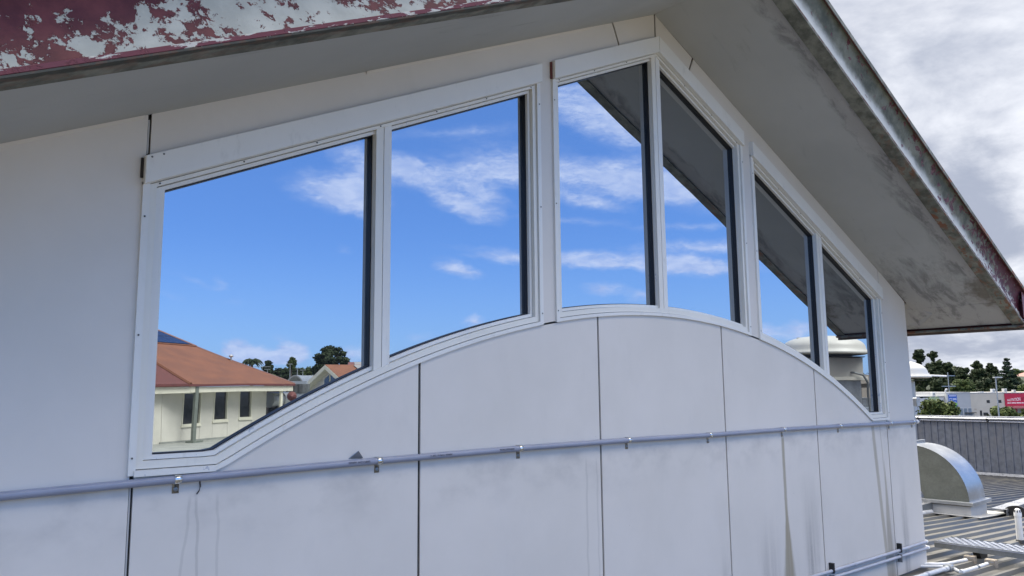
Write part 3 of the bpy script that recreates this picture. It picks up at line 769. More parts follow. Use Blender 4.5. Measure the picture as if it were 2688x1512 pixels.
def lower_pipe(name, label, y, path, mat, elbow):
    t = thing(name, label, 'conduit', group='conduits along the wall foot')
    MB().tube(path, .0125, 12).build('pipe', mat, t, smooth=60)
    e = Vector(path[-1])
    MB().tube([e - Vector((.01, 0, 0)), e + Vector((.018, .001, 0)), e + Vector((.036, .010, 0)), e + Vector((.043, .03, 0)), e + Vector((.043, .2, 0))], .0135, 12).build('elbow', M['white_pvc'], t, smooth=60)
    return t
P1 = lower_pipe('lower_conduit', 'upper of two thin grey conduits low on the wall corner', -.035, [(3.9, -.020, -1.325), (4.745, -.020, -1.338), (5.76, -.020, -1.352), (6.575, -.020, -1.358)], M['conduit2'], True)
P2 = lower_pipe('lower_conduit', 'lower paler conduit of two, just above the wall foot', -.035, [(4.2, -.020, -1.372), (5.093, -.020, -1.392), (5.838, -.020, -1.402), (6.600, -.020, -1.412)], M['conduit2'], True)
for x in (4.86, 6.03):
    z = -1.338 - (x - 4.745) * .0125
    MB().box(x - .010, x + .010, -.036, -.0005, z - .018, z + .055).build('pipe_clip', M['black'], P1)
    z2 = -1.392 - (x - 5.093) * .0125
    MB().box(x - .008, x + .008, -.0345, -.0005, z2 - .045, z2 + .016).build('pipe_clip', M['galv_dark'], P2)
MB().tube([(5.2, -.020, -1.3445), (5.24, -.020, -1.345)], .0145, 12).build('coupling', M['conduit2'], P1, smooth=60)

# ------------------------------------------------------------------ things on the roof
def up(x, h): return deck_z(x) + h
D = thing('roof_duct', 'galvanised quarter-bend duct rising from a curb on the metal roof', 'duct')
X0, X1, Y0, Y1 = 11.46, 12.10, 1.27, 1.89
zb = up(11.46, 0); zf = zb + .225
MB().prism([(X0, Y0, up(X0, -.02)), (X1, Y0, up(X1, -.02)), (X1, Y0, zf - .06), (X0, Y0, zf - .06)], (0, Y1 - Y0, 0)).build('curb', M['curb'], D, bevel=.004)
MB().box(X0 - .012, X1 + .012, Y0 - .012, Y1 + .012, zf - .064, zf - .05).build('sealant', pbr("brown_sealant", (.06, .045, .03), .9), D)
MB().box(X0 - .055, X1 + .055, Y0 - .055, Y1 + .08, zf - .05, zf).build('flange', M['galv'], D, bevel=.004)
RI, RO = .15, .765; YC = Y1 + .14
arcs = [(math.cos(t), math.sin(t)) for t in [math.pi / 2 * k / 18 for k in range(19)]]
Yo = YC - RO
outer = [(Y0 + .01 + (RO) * (1 - c) * 1.0, zf + RO * s_) for c, s_ in arcs]
inner = [(Y1 + RI * (1 - c), zf + RI * s_) for c, s_ in arcs]
yend = 3.6
for x, nm in ((X0 + .012, 'duct_side'), (X1 - .012, 'duct_side')):
    poly = [(x, y, z) for y, z in outer] + [(x, yend, zf + RO), (x, yend, zf + RI)] + [(x, y, z) for y, z in reversed(inner)]
    MB().prism(poly, (.003, 0, 0)).build(nm, M['galv_shaded'], D)
mb = MB(); mb.loft([[(x, y, z) for y, z in outer] + [(x, yend, zf + RO)] for x in (X0 + .002, X1 - .002)], closed=False)
mb.build('duct_top', M['galv'], D, smooth='all')
mb = MB(); mb.loft([[(x, y, z) for y, z in inner] + [(x, yend, zf + RI)] for x in (X0 + .015, X1 - .015)], closed=False)
mb.build('duct_throat', M['galv_dark'], D, smooth='all')
MB().box(X0 - .035, X1 + .035, Y0 + RO + .03, Y0 + RO + .075, zf + RI - .05, zf + RO + .045).build('duct_joint', M['galv'], D, bevel=.003)
MB().prism([(X0 - .12, Y0 - .16, up(X0 - .12, .033)), (X1 + .5, Y0 - .16, up(X1 + .5, .033)), (X1 + .5, Y1 + .3, up(X1 + .5, .033)), (X0 - .12, Y1 + .3, up(X0 - .12, .033))], (0, 0, .004)).build('flashing_apron', M['curb'], D)

WK = thing('roof_walkway', 'galvanised mesh walkway on short legs beside the white roof pipes', 'walkway')
a0 = Vector((7.30, .19, up(7.30, .16))); ax = Vector((-.005, -1, 0)).normalized(); aw = Vector((1, .06, -FALL)).normalized()
wid = .50; ln = 2.6
MB().obox(a0 + ax * (ln / 2) + Vector((0, 0, -.025)), ax * (ln / 2), aw * .003, Vector((0, 0, .030))).build('side_rail', M['galv_dark'], WK)
MB().obox(a0 + ax * (ln / 2) + aw * wid + Vector((0, 0, -.025)), ax * (ln / 2), aw * .003, Vector((0, 0, .030))).build('side_rail', M['galv_dark'], WK)
plank = None
mbp = MB()
# expanded-metal tread: strands leaning either way round long slots
STR = M['mesh']
nrow = 8
rowpitch = wid / nrow
tread = MB()
for r in range(nrow + 1):
    tread.obox(a0 + ax * (ln / 2) + aw * (r * rowpitch) + Vector((0, 0, -.006)), ax * (ln / 2), aw * .0085, Vector((0, 0, .004)))
tread.build('tread_strand', STR, WK)
bars = MB(); step = .066
for r in range(nrow):
    for k in range(int(ln / step)):
        o_ = (k + (.5 if r % 2 else 0)) * step + .02
        if o_ > ln - .02: continue
        bars.obox(a0 + ax * o_ + aw * ((r + .5) * rowpitch) + Vector((0, 0, -.004)), ax * .0125, aw * (rowpitch * .5), Vector((0, 0, .005)))
ob = bars.build('tread_bars', STR, WK); ob['kind'] = 'stuff'
MB().obox(a0 + aw * (wid / 2) + Vector((0, 0, -.02)), ax * .003, aw * (wid / 2), Vector((0, 0, .022))).build('end_rail', M['galv_dark'], WK)
for o_ in (.30, 1.9):
    c = a0 + ax * o_ + aw * (wid * .42); zt = c.z - .05; zg = up(c.x, 0)
    mb = MB(); mb.prism([(c.x - .10, c.y, zt), (c.x + .13, c.y, zt), (c.x + .10, c.y, zg), (c.x - .03, c.y, zg)], (0, -.06, 0))
    mb.build('leg', M['black'], WK)

def roof_pipe(label, pts, r=.0155, name='roof_pipe'):
    t = thing(name, label, 'pipe')
    MB().tube(pts, r, 12).build('pipe', M['white_pvc'], t, smooth=60)
    return t
pA = roof_pipe('thin white pipe curving from the wall foot to the first timber block', [(6.50, .03, -1.545), (6.63, -.012, -1.556), (6.68, -.06, -1.558), (6.81, -.095, -1.567), (7.03, -.108, -1.578), (7.20, -.115, -1.588)])
pB = roof_pipe('white pipe lying in a roof pan with an elbow, ending at the second timber block', [(7.16, -.30, -1.588), (6.87, -.312, -1.573), (6.50, -.318, -1.553), (6.475, -.312, -1.552), (6.50, -.29, -1.552), (6.62, -.20, -1.556)])
MB().tube([(6.86, -.312, -1.5725), (6.905, -.310, -1.5748)], .0185, 12).build('coupling', M['galv_dark'], pB, smooth=60)
MB().tube([(6.47, -.322, -1.552), (6.52, -.317, -1.553)], .0205, 12).build('elbow', M['white_pvc'], pB, smooth=60)
pC = roof_pipe('white pipe running along the wall foot towards the camera', [(4.6, -.24, -1.442), (5.92, -.222, -1.512), (6.08, -.214, -1.520), (6.50, -.203, -1.542)], .019)
MB().tube([(6.02, -.217, -1.517), (6.06, -.215, -1.519)], .0215, 12).build('coupling', M['conduit2'], pC, smooth=60)
MB().tube([(6.44, -.2045, -1.539), (6.50, -.203, -1.542)], .0235, 12).build('coupling', M['white_pvc'], pC, smooth=60)
MB().box(6.50, 6.575, -.235, -.170, up(6.5, .02), up(6.5, .075)).build('tee', M['galv'], pC, bevel=.006)
pD = roof_pipe('short white pipe stub crossing under the wall corner', [(6.47, .02, -1.555), (6.60, -.10, -1.56), (6.64, -.135, -1.562)], .013)
for x, y, lab in ((7.24, -.125, 'grey timber block holding the curved white pipe'), (7.19, -.315, 'brown timber block holding the straight white pipe')):
    t = thing('support_block', lab, 'block', group='timber blocks under the roof pipes')
    o = MB().box(x - .005, x + .062, y - .045, y + .045, up(x, 0), up(x, .075)).build('block', M['timber'], t, bevel=.004)
    MB().box(x - .008, x - .0055, y - .030, y + .030, up(x, .052), up(x, .060)).build('strap', M['galv'], t)

V = thing('vent_pipe', 'white PVC vent pipe with slotted cap standing on the metal roof', 'pipe')
vx, vy = 9.22, .03; vz = up(vx, 0)
MB().tube([(vx, vy, vz), (vx, vy, vz + .315)], .034, 18).build('pipe', M['white_pvc'], V, smooth=60)
MB().lathe([(.034, .30), (.039, .30), (.039, .335), (.026, .375), (.012, .385), (0, .386)], (vx, vy, vz), 18).build('cap', M['white_pvc'], V, smooth=40)
for k in range(8):
    t = 2 * math.pi * k / 8 + .2; c = Vector((vx + .0335 * math.cos(t), vy + .0335 * math.sin(t), vz + .356))
    nrm = Vector((math.cos(t), math.sin(t), .33)).normalized(); tn = Vector((-math.sin(t), math.cos(t), 0)); b_ = nrm.cross(tn)
    MB().obox(c, tn * .0055, b_ * .013, nrm * .002).build('slot', M['black'], V)
MB().lathe([(.0, .0), (.085, .0), (.085, .006), (.05, .014), (.038, .045), (.0345, .05)], (vx, vy, vz), 20).build('rubber_boot', M['black'], V, smooth=40)

T = thing('cable_tray', 'slotted metal cable tray lying on the roof behind the duct', 'cable tray')
ty = 1.02
MB().box(12.11, 13.6, ty, ty + .006, up(12.8, .055), up(12.8, .150)).build('tray_side', M['galv'], T)
MB().box(12.11, 13.6, ty, ty + .20, up(12.8, .150), up(12.8, .156)).build('tray_cover', M['flash'], T)
MB().box(10.6, 11.44, ty + .75, ty + .756, up(11, .055), up(11, .15)).build('tray_side', M['galv_dark'], T)
MB().box(10.6, 11.44, ty + .75, ty + .95, up(11, .150), up(11, .156)).build('tray_cover', M['flash'], T)
sl = None
for k in range(16):
    x = 12.18 + k * .088
    q = MB().box(-.018, .018, -.0012, .0, -.010, .010)
    if sl is None: sl = q.build('slot', M['black'], T); sl.location = (x, ty - .0005, up(12.8, .105))
    else: dup(sl, T, (x, ty - .0005, up(12.8, .105)))
BG = thing('cable_bag', 'crumpled black plastic cover tied over the cable tray behind the white vent pipe', 'cover')
mb = MB(); rings = []
for i in range(9):
    u_ = i / 8; x = 12.2 + 1.1 * u_
    rings.append([(x, .92 + .17 * math.cos(t) * (1 + .15 * math.sin(5 * u_ + t * 2)), up(x, .07) + (.10 * math.sin(t)) * (.75 + .35 * math.sin(6 * u_ + t))) for t in [2 * math.pi * k / 12 for k in range(12)]])
mb.loft(rings).build('bag', M['black'], BG)
# second bundle seen under the duct bend
B2 = thing('cable_bundle', 'black cables and a white pipe lying behind the duct curb', 'cables')
MB().tube([(9.9, 2.0, up(9.9, .06)), (10.6, 1.95, up(10.6, .10)), (11.4, 2.1, up(11.4, .07))], .06, 8).build('cable', M['black'], B2, smooth=True)
MB().tube([(9.9, 1.75, up(9.9, .045)), (11.4, 1.78, up(11.4, .045))], .035, 10).build('pipe', M['white_pvc'], B2, smooth=True)

# parapet of vertical steel sheets
PW = thing('parapet_wall', 'ribbed grey steel parapet closing the far side of the metal roof', 'parapet')
PX = 24.0; pz0 = deck_z(PX); pzt = -.865; pitch = .19
mbs = MB(); h = .030
q = [(0, 0), (pitch - .048, 0), (pitch - .040, -h), (pitch - .012, -h), (pitch, 0)]
mbs.loft([[(x, y, z) for y, x in q] for z in (0, pzt - pz0 - .10)], closed=False)
sh0 = mbs.build('steel_sheet', M['parapet'], PW); sh0.location = (PX, -3.0, pz0)
for k in range(1, 80): dup(sh0, PW, (PX, -3.0 + k * pitch, pz0))
MB().box(PX + .004, PX + .12, -3, 12.2, pz0 - .5, pzt - .06).build('wall_core', M['parapet'], PW)
MB().box(PX - .09, PX + .16, -3, 12.2, pzt - .035, pzt).build('capping', M['flash'], PW)
MB().box(PX - .06, PX + .10, -3, 12.2, pzt - .150, pzt - .0355).build('capping_face', M['parapet'], PW)
MB().prism([(PX - .062, -3, pz0 + .10), (PX - .045, -3, pz0 + .10), (PX - .10, -3, pz0 + .012), (PX - .16, -3, pz0 + .036)], (0, 15.2, 0)).build('base_flashing', M['flash'], PW)
PC = thing('parapet_conduit', 'pale pipe strapped along the top of the steel parapet', 'conduit')
MB().tube([(PX - .105, -3, pzt - .065), (PX - .105, 12.2, pzt - .065)], .026, 10).build('pipe', M['flash'], PC, smooth=60)
MB().tube([(PX - .098, -3, pzt - .132), (PX - .098, 4, pzt - .142), (PX - .098, 8, pzt - .125), (PX - .098, 12.2, pzt - .132)], .016, 8).build('cable', M['conduit2'], PC, smooth=60)
for y in (1.2, 3.0, 4.9, 6.75, 8.6, 10.4):
    MB().obox((PX - .112, y, pzt - .105), (.032, 0, 0), (0, .022, 0), (0, .012, .058)).build('strap', M['black'], PC)

# white roof fans
def fan(label, rx, ry, rz_rim, R, H, base_z, conduit=True):
    t = thing('roof_fan', label, 'roof fan', group='domed roof fans')
    c = (rx, ry, rz_rim)
    prof_ = [(R * .30, -.06), (R * .93, -.02), (R * 1.0, -.005), (R * 1.0, .015), (R * .965, .04), (R * .93, .075)]
    for k in range(1, 9):
        a = math.pi / 2 * k / 8; prof_.append((R * .93 * math.cos(a) ** .62 if k < 8 else R * .12, .075 + (H - .075) * math.sin(a)))
    prof_ += [(R * .10, H + .012), (0, H + .014)]
    MB().lathe(prof_, c, 40).build('cowl', M['white_fan'], t, smooth=40)
    MB().lathe([(0, -.075), (R * .9, -.065), (R * .9, -.06), (0, -.06)], c, 32).build('cowl_base', M['dark'], t)
    for k in range(4):
        a = .5 + k * math.pi / 2
        MB().box(rx + R * .60 * math.cos(a) - .035, rx + R * .60 * math.cos(a) + .035, ry + R * .60 * math.sin(a) - .03, ry + R * .60 * math.sin(a) + .03, rz_rim + H * .80, rz_rim + H * .93).build('cowl_lug', M['fan_box'], t, bevel=.008)
    b = R * .60; rot = Matrix.Rotation(.30, 3, 'Z')
    def rbox(hw, z0, z1, nm, mt, bev=.004):
        vs = [rot @ Vector((i * hw, j * hw, 0)) for i, j in ((-1, -1), (1, -1), (1, 1), (-1, 1))]
        MB().prism([(rx + v.x, ry + v.y, z0) for v in vs], (0, 0, z1 - z0)).build(nm, mt, t, bevel=bev)
    rbox(b, rz_rim - .40, rz_rim - .076, 'fan_box', M['fan_box'])
    rbox(b + .05, rz_rim - .455, rz_rim - .40, 'fan_flange', M['white_fan'])
    rbox(b - .03, base_z, rz_rim - .455, 'fan_duct', M['galv'])
    if conduit:
        v = rot @ Vector((b * .35, b + .0, 0)); vv = rot @ Vector((0, 1, 0)); vr = rot @ Vector((1, 0, 0))
        s0 = Vector((rx, ry, rz_rim - .33)) + v
        MB().tube([s0, s0 + vv * .05 + vr * .02, s0 + vv * .10 + vr * .16 - Vector((0, 0, .04)), s0 + vv * .11 + vr * .24 - Vector((0, 0, .16)), s0 + vv * .11 + vr * .25 - Vector((0, 0, .9))], .018, 8).build('cable_conduit', M['galv_dark'], t, smooth=True)
    return t
F1 = fan('white domed roof fan reflected in the rightmost window pane', 11.93, -3.42, .56, .72, .30, up(11.93, 0))
F2 = fan('white domed roof fan half hidden behind the right wall corner', 14.42, 3.62, .17, .82, .32, up(14.42, 0), False)
rd = MB().box(15.15, 15.22, 2.25, 3.02, .185, .205)
tag(MB().tube([(15.00, 3.14, .21), (15.42, 2.86, .185)], .018, 8).build('fan_rod', M['white_pvc'], None, smooth=True), 'thin white rod sticking out beside the white roof fan cowl', 'rod')
JB = thing('meter_box', 'small grey metal box on a post just beyond the wall corner', 'box')
MB().box(7.62, 7.70, .375, .60, -.205, -.118).build('box', M['galv'], JB, bevel=.004)
MB().box(7.66, 7.69, .45, .48, up(7.66, 0), -.205).build('post', M['galv_dark'], JB)

# ------------------------------------------------------------------ beyond the parapet
def at(px, py, depth):
    d_ = CF + CR * ((px - 1344) / FPX) - CU * ((py - 756) / FPX); return CAM + d_ * depth
w_ = lambda x, y, dep=130: at(2380 + x / 7.244, 900 + y / 7.244, dep)
SO = Vector((140.25, 47.62, 0)); SD = Vector((.749, -.663, 0)).normalized(); SN = Vector((-SD.y * -1, -SD.x, 0)); SN = Vector((-.663, -.749, 0)).normalized()
def sp(t, o, z): return SO + SD * t + SN * o + Vector((0, 0, z))
def sbox(t0, t1, o0, o1, z0, z1, nm, mt, par, bevel=0):
    return MB().prism([sp(t0, o0, z0), sp(t1, o0, z0), sp(t1, o1, z0), sp(t0, o1, z0)], (0, 0, z1 - z0)).build(nm, mt, par, bevel=bevel)
SH = thing('shop_building', 'long low shop with grey and cream tilt-up walls beyond the parapet', 'building')
sbox(0, .5, -14, .02, -7, -1.12, 'wall', M['tilt_white'], SH)
sbox(.5, 4.0, -14, 0, -7, -1.15, 'wall', M['tilt_grey'], SH)
sbox(4.0, 9.6, -14, .01, -7, -1.20, 'wall', M['tilt_cream'], SH)
sbox(-.05, 4.0, -14, .06, -1.12, -1.05, 'wall_cap', M['tilt_white'], SH)
sbox(4.0, 9.6, -14, .07, -1.20, -1.13, 'wall_cap', M['tilt_white'], SH)
for t0 in (6.62, 8.55):
    sbox(t0, t0 + .55, .0, .015, -2.90, -2.40, 'window', M['window_dark'], SH)
sbox(5.35, 5.72, .0, .02, -5.4, -4.1, 'door', M['window_dark'], SH)
sbox(5.9, 6.7, .0, .02, -5.4, -4.45, 'window', M['window_dark'], SH)
sbox(4.45, 4.85, .0, .03, -3.98, -3.80, 'name_plate', M['timber'], SH)
for t0 in (1.95, 2.65, 3.40):
    f_ = sbox(t0, t0 + .62, .0, .03, -5.6, -3.62, 'shopfront', M['tilt_white'], SH)
    sbox(t0 + .05, t0 + .57, .03, .04, -5.5, -3.72, 'pane', M['shopglass'], f_)
sbox(2.85, 4.3, .0, .9, -4.50, -4.40, 'canopy', M['dark'], SH)
BS = thing('wall_sign', 'tall blue sign with white print and a green chevron on the grey shop wall', 'sign')
sbox(.30, 1.68, .03, .07, -3.72, -1.46, 'sign_face', M['sign_blue'], BS)

mb = MB(); a_ = [(.98, -3.05), (1.15, -3.2), (1.66, -2.72), (1.66, -3.15), (1.22, -3.70), (1.05, -3.70), (.75, -3.3)]
mb.prism([sp(t_, .071, z_) for t_, z_ in a_], SN * .012); mb.build('chevron', M['sign_green'], BS)
def sign_mw(t, o, z, rot=0.):
    R_ = Matrix((SD, Vector((0, 0, 1)), SN)).transposed().to_4x4()
    mw = Matrix.Translation(sp(t, o, z)) @ R_
    return mw @ Matrix.Rotation(rot, 4, 'Z')
text_mesh("ICS", .58, M['sign_white'], 'lettering', BS, sign_mw(.80, .075, -2.80, math.pi / 2))
for k, (t0, t1, z_) in enumerate(((.40, 1.58, -1.60), (.95, 1.6, -2.05), (1.0, 1.6, -2.17), (.95, 1.62, -2.29), (1.15, 1.55, -2.62), (1.15, 1.55, -2.75))):
    sbox(t0, t1, .071, .08, z_ - (.10 if k == 0 else .05), z_, 'print_line', M['sign_white'], BS)
RS = thing('store_building', 'red fronted store at the right edge beyond the parapet', 'building')
sbox(9.6, 22, -14, .0, -7, -1.16, 'wall', M['tilt_cream'], RS)
sbox(9.55, 22, -14, .12, -1.25, -1.17, 'wall_cap', M['tilt_white'], RS)
sbox(9.6, 22, .0, 1.5, -3.78, -3.45, 'awning', M['pink'], RS)
for t0 in (12.0, 14.2): sbox(t0, t0 + .14, 1.2, 1.35, -7, -3.8, 'post', M['sign_red'], RS)
sbox(9.65, 11.6, .0, .03, -7, -3.85, 'shopfront', M['sign_red'], RS); sbox(12.3, 15, .0, .03, -7, -3.85, 'shopfront', M['window_dark'], RS)
RG = thing('shop_sign', 'long red sign with growing white letters on the red store', 'sign')
sbox(9.64, 21, .02, .16, -3.40, -1.36, 'sign_face', M['sign_red'], RG)
def grow(co):
    s_ = .50 + .50 * min(1.3, co.x / 2.15); return Vector((co.x, co.y * s_ * 1.25 + .02 * co.x, co.z))
tm = text_mesh("NUTRITION", .60, M['sign_white'], 'lettering', RG, Matrix.Identity(4), .004)
me = tm.data; wd = max(v.co.x for v in me.vertices)
for v in me.vertices: v.co = grow(Vector((v.co.x * 2.18 / wd, v.co.y * 1.15, v.co.z)))
me.transform(sign_mw(9.98, .166, -2.62))
tm = text_mesh("WAREHOUSE", .60, M['sign_darkred'], 'lettering', RG, Matrix.Identity(4), .004)
me = tm.data; wd = max(v.co.x for v in me.vertices)
for v in me.vertices: v.co = Vector((v.co.x * 5.2 / wd, v.co.y * 1.65, v.co.z))
me.transform(sign_mw(12.22, .166, -2.60))
for t0, t1 in ((9.98, 10.35), (10.42, 10.6), (10.68, 11.45), (11.52, 12.3), (12.4, 13.6)):
    sbox(t0, t1, .161, .172, -2.98, -2.85, 'print_line', M['sign_white'], RG)
GS = thing('green_shop', 'small shop with pale green and blue grey walls left of the grey one', 'building')
sbox(-6.4, -4.2, -10, -.6, -7, -1.85, 'wall', M['shop_blue'], GS); sbox(-4.2, -2.8, -10, -.58, -7, -1.95, 'wall', M['tilt_white'], GS)
sbox(-2.8, -.9, -10, -.6, -7, -1.75, 'wall', M['shop_green'], GS); sbox(-.9, -.05, -10, -.58, -7, -1.85, 'wall', M['tilt_white'], GS)
sbox(-6.4, -.05, -10, -.5, -1.75, -1.66, 'wall_cap', M['tilt_grey'], GS)
MB().prism([sp(-3.15 + .16 * math.cos(a) * (1.0), -.56, -2.35 + .22 * math.sin(a) + .12 * math.cos(a)) for a in [2 * math.pi * k / 14 for k in range(14)]], SN * .01).build('leaf_emblem', M['window_dark'], GS)
for z_ in (-2.75, -2.9): sbox(-4.0, -3.2, -.57, -.56, z_, z_ + .06, 'print_line', M['shop_green'], GS)
def aircon(t, z, lab, o=-2.0, w2=.55, h2=.62):
    A = thing('air_conditioner', lab, 'air conditioner', group='roof air conditioners on the shops')
    sbox(t, t + w2, o - .6, o, z, z + h2, 'case', M['tilt_white'], A, bevel=.02)
    c = sp(t + w2 * .55, o + .012, z + h2 * .5)
    MB().prism([c + SD * (.19 * math.cos(a)) + Vector((0, 0, .19 * math.sin(a))) for a in [2 * math.pi * k / 16 for k in range(16)]], SN * .012).build('fan_grille', M['galv_dark'], A)
aircon(-1.25, -1.66, 'white air conditioner box on the pale green shop roof')
aircon(8.95, -1.20, 'white air conditioner on the cream shop roof left of the red store')
aircon(10.9, -1.17, 'white air conditioner on the red store roof above the lettering')
aircon(12.55, -1.17, 'white air conditioner on the red store roof nearest the right edge', w2=.4, h2=.4)
aircon(-5.9, -1.66, 'pale roof box at the far left end of the green shop', w2=.35, h2=.35)
VT = thing('roof_vent', 'bent white vent cowl on the corner of the grey shop', 'vent')
MB().tube([sp(.12, -.4, -1.1), sp(.12, -.4, -.75), sp(.2, -.4, -.62), sp(.42, -.4, -.58)], .13, 10, taper=.17).build('cowl', M['tilt_white'], VT, smooth=True)
VT2 = thing('roof_hatch', 'low pale roof hatch on the cream shop parapet', 'hatch')
sbox(5.95, 6.55, -1.2, -.4, -1.13, -1.0, 'lid', M['tilt_white'], VT2)
LP = thing('street_lamp', 'tall grey street lamp with a flat white head before the cream shop', 'street lamp')
lt = w_(1690, 672, 95); MB().tube([(lt.x, lt.y, -7), (lt.x, lt.y, lt.z)], .11, 8, taper=.07).build('pole', M['pole'], LP, smooth=True)
MB().obox(lt + CR * .25 + Vector((0, 0, .10)), Vector((.38, -.32, 0)), Vector((.12, .14, 0)), Vector((0, 0, .07))).build('lamp_head', M['tilt_white'], LP)
PP = thing('power_pole', 'thin grey power pole with two crossarms among the trees', 'power pole')
pt = w_(778, 560, 180); MB().tube([(pt.x, pt.y, -7), (pt.x, pt.y, pt.z)], .10, 6).build('pole', M['pole'], PP)
for z_ in (pt.z - .8, pt.z - 3.2): MB().obox((pt.x, pt.y, z_), Vector((.75, -.66, 0)) * 1.6, Vector((.06, .07, 0)), Vector((0, 0, .09))).build('crossarm', M['pole'], PP)
# house on the hill
HH = thing('hill_house', 'pinkish tiled house on the wooded hill at the right edge', 'house')
c = w_(2230, 690, 262)
MB().box(c.x - 2, c.x + 12, c.y - 7, c.y + 6, c.z - 8, c.z - .1).build('wall', M['pink_tile'], HH)
MB().loft([[(c.x - 2.6, c.y - 7.6, c.z - .1), (c.x + 12.6, c.y - 7.6, c.z - .1), (c.x + 12.6, c.y + 6.6, c.z - .1), (c.x - 2.6, c.y + 6.6, c.z - .1)], [(c.x + 2.6, c.y - 1.5, c.z + 2.3), (c.x + 7, c.y - 1.5, c.z + 2.3), (c.x + 7, c.y + .5, c.z + 2.3), (c.x + 2.6, c.y + .5, c.z + 2.3)]]).build('roof', M['pink_tile'], HH)

# ------------------------------------------------------------------ trees
def leaves(mb, blobs, n, size, rnd, flat=.6):
    tot = sum(r[0] * r[2] + r[1] * r[2] for _, r in blobs)
    for c, r in blobs:
        k = max(8, int(n * (r[0] * r[2] + r[1] * r[2]) / tot))
        for _ in range(k):
            v = Vector((rnd.gauss(0, 1), rnd.gauss(0, 1), rnd.gauss(0, 1))).normalized()
            q = min(1.45, abs(rnd.gauss(.78, .24)))
            p = Vector((c[0] + v.x * r[0] * q, c[1] + v.y * r[1] * q, c[2] + v.z * r[2] * q))
            nn = (v + Vector((rnd.uniform(-.8, .8), rnd.uniform(-.8, .8), rnd.uniform(-.4, .9)))).normalized()
            a = nn.orthogonal().normalized(); a.rotate(Matrix.Rotation(rnd.uniform(0, 6.3), 3, nn)); b = nn.cross(a)
            s = size * rnd.uniform(.5, 1.25)
            mb.quad(p + a * s, p + b * s * flat, p - a * s, p - b * s * flat)
def tree(name, label, top, width, height, base_z, mat, n=1500, size=.5, kind='round', group=None, seed=0, trunk=None):
    """top = top point of the crown"""
    rnd = random.Random(seed + 11); t = thing(name, label, 'tree', group=group)
    cx_, cy_ = top.x, top.y; zc = top.z - height / 2; R = width / 2
    blobs = []
    if kind == 'round':
        for _ in range(24):
            v = Vector((rnd.gauss(0, 1), rnd.gauss(0, 1), rnd.gauss(0, 1))).normalized() * rnd.uniform(.35, .88)
            s = rnd.uniform(.14, .32)
            blobs.append(((cx_ + v.x * R, cy_ + v.y * R, zc + v.z * height / 2), (R * s * 1.15, R * s * 1.15, min(height * .5, R) * s * .95)))
        blobs.append(((cx_, cy_, zc - height * .05), (R * .42, R * .42, height * .24)))
        blobs.append(((cx_, cy_, top.z - height * .16), (R * .34, R * .34, height * .16)))
    elif kind == 'umbrella':
        for lvl in range(4):
            zl = top.z - height * (.12 + .24 * lvl); rr = R * (.55, .85, 1.0, .9)[lvl]
            for k in range(9 + lvl * 6):
                a = rnd.uniform(0, 6.3); d_ = rr * rnd.uniform(.1, .85)
                s = rnd.uniform(.15, .25)
                blobs.append(((cx_ + d_ * math.cos(a), cy_ + d_ * math.sin(a), zl + rnd.uniform(-.09, .09) * height), (R * s, R * s, R * s * .6)))
    elif kind == 'pine':
        for lvl in range(9):
            f = lvl / 8; zl = top.z - height * (.06 + .92 * f); rr = R * (.10 + .95 * f ** .85)
            for k in range(3 + lvl):
                a = 6.283 * k / (3 + lvl) + rnd.uniform(-.4, .4); d_ = rr * rnd.uniform(.35, .85)
                blobs.append(((cx_ + d_ * math.cos(a), cy_ + d_ * math.sin(a), zl + rnd.uniform(-.03, .03) * height), (rr * .30 + .25, rr * .30 + .25, height * .035)))
    elif kind == 'mass':
        for _ in range(34):
            a = rnd.uniform(0, 6.3); d_ = R * math.sqrt(rnd.uniform(0, .8)); z_ = rnd.uniform(-.48, .36)
            if z_ > .1: d_ *= .7
            s = rnd.uniform(.20, .33)
            blobs.append(((cx_ + d_ * math.cos(a), cy_ + d_ * math.sin(a), zc + z_ * height), (R * s, R * s, R * s * .9)))
    mb = MB(); leaves(mb, blobs, n, size, rnd)
    me = bpy.data.meshes.new('crown'); me.from_pydata(mb.v, [], mb.f); me.materials.append(mat)
    o = bpy.data.objects.new('crown', me); COL.objects.link(o); o.parent = t
    tr_ = MB(); r0 = trunk or max(.16, width * .028)
    tr_.tube([(cx_, cy_, base_z), (cx_ + rnd.uniform(-.2, .2), cy_, (base_z + zc) / 2), (cx_, cy_, top.z - height * .25)], r0, 7, taper=r0 * .3)
    for c, r in blobs[::2]:
        h0 = max(base_z + .3, min(c[2] - .3 * height, zc)); tr_.tube([(cx_, cy_, h0), ((cx_ + c[0]) / 2, (cy_ + c[1]) / 2, (h0 + c[2]) / 2 + .05 * height), c], r0 * .38, 5, taper=r0 * .12)
    tr_.build('trunk', M['bark'], t)
    return t
def px_tree(name, label, x, y, w, h, dep, mat, conv, base_z=-7, **kw):
    k = dep / FPX
    z = 7.244 if conv is w_ else 6.44
    return tree(name, label, conv(x, y, dep), w / z * k, h / z * k, base_z, mat, **kw)
GT = 'trees on the rise behind the shops'
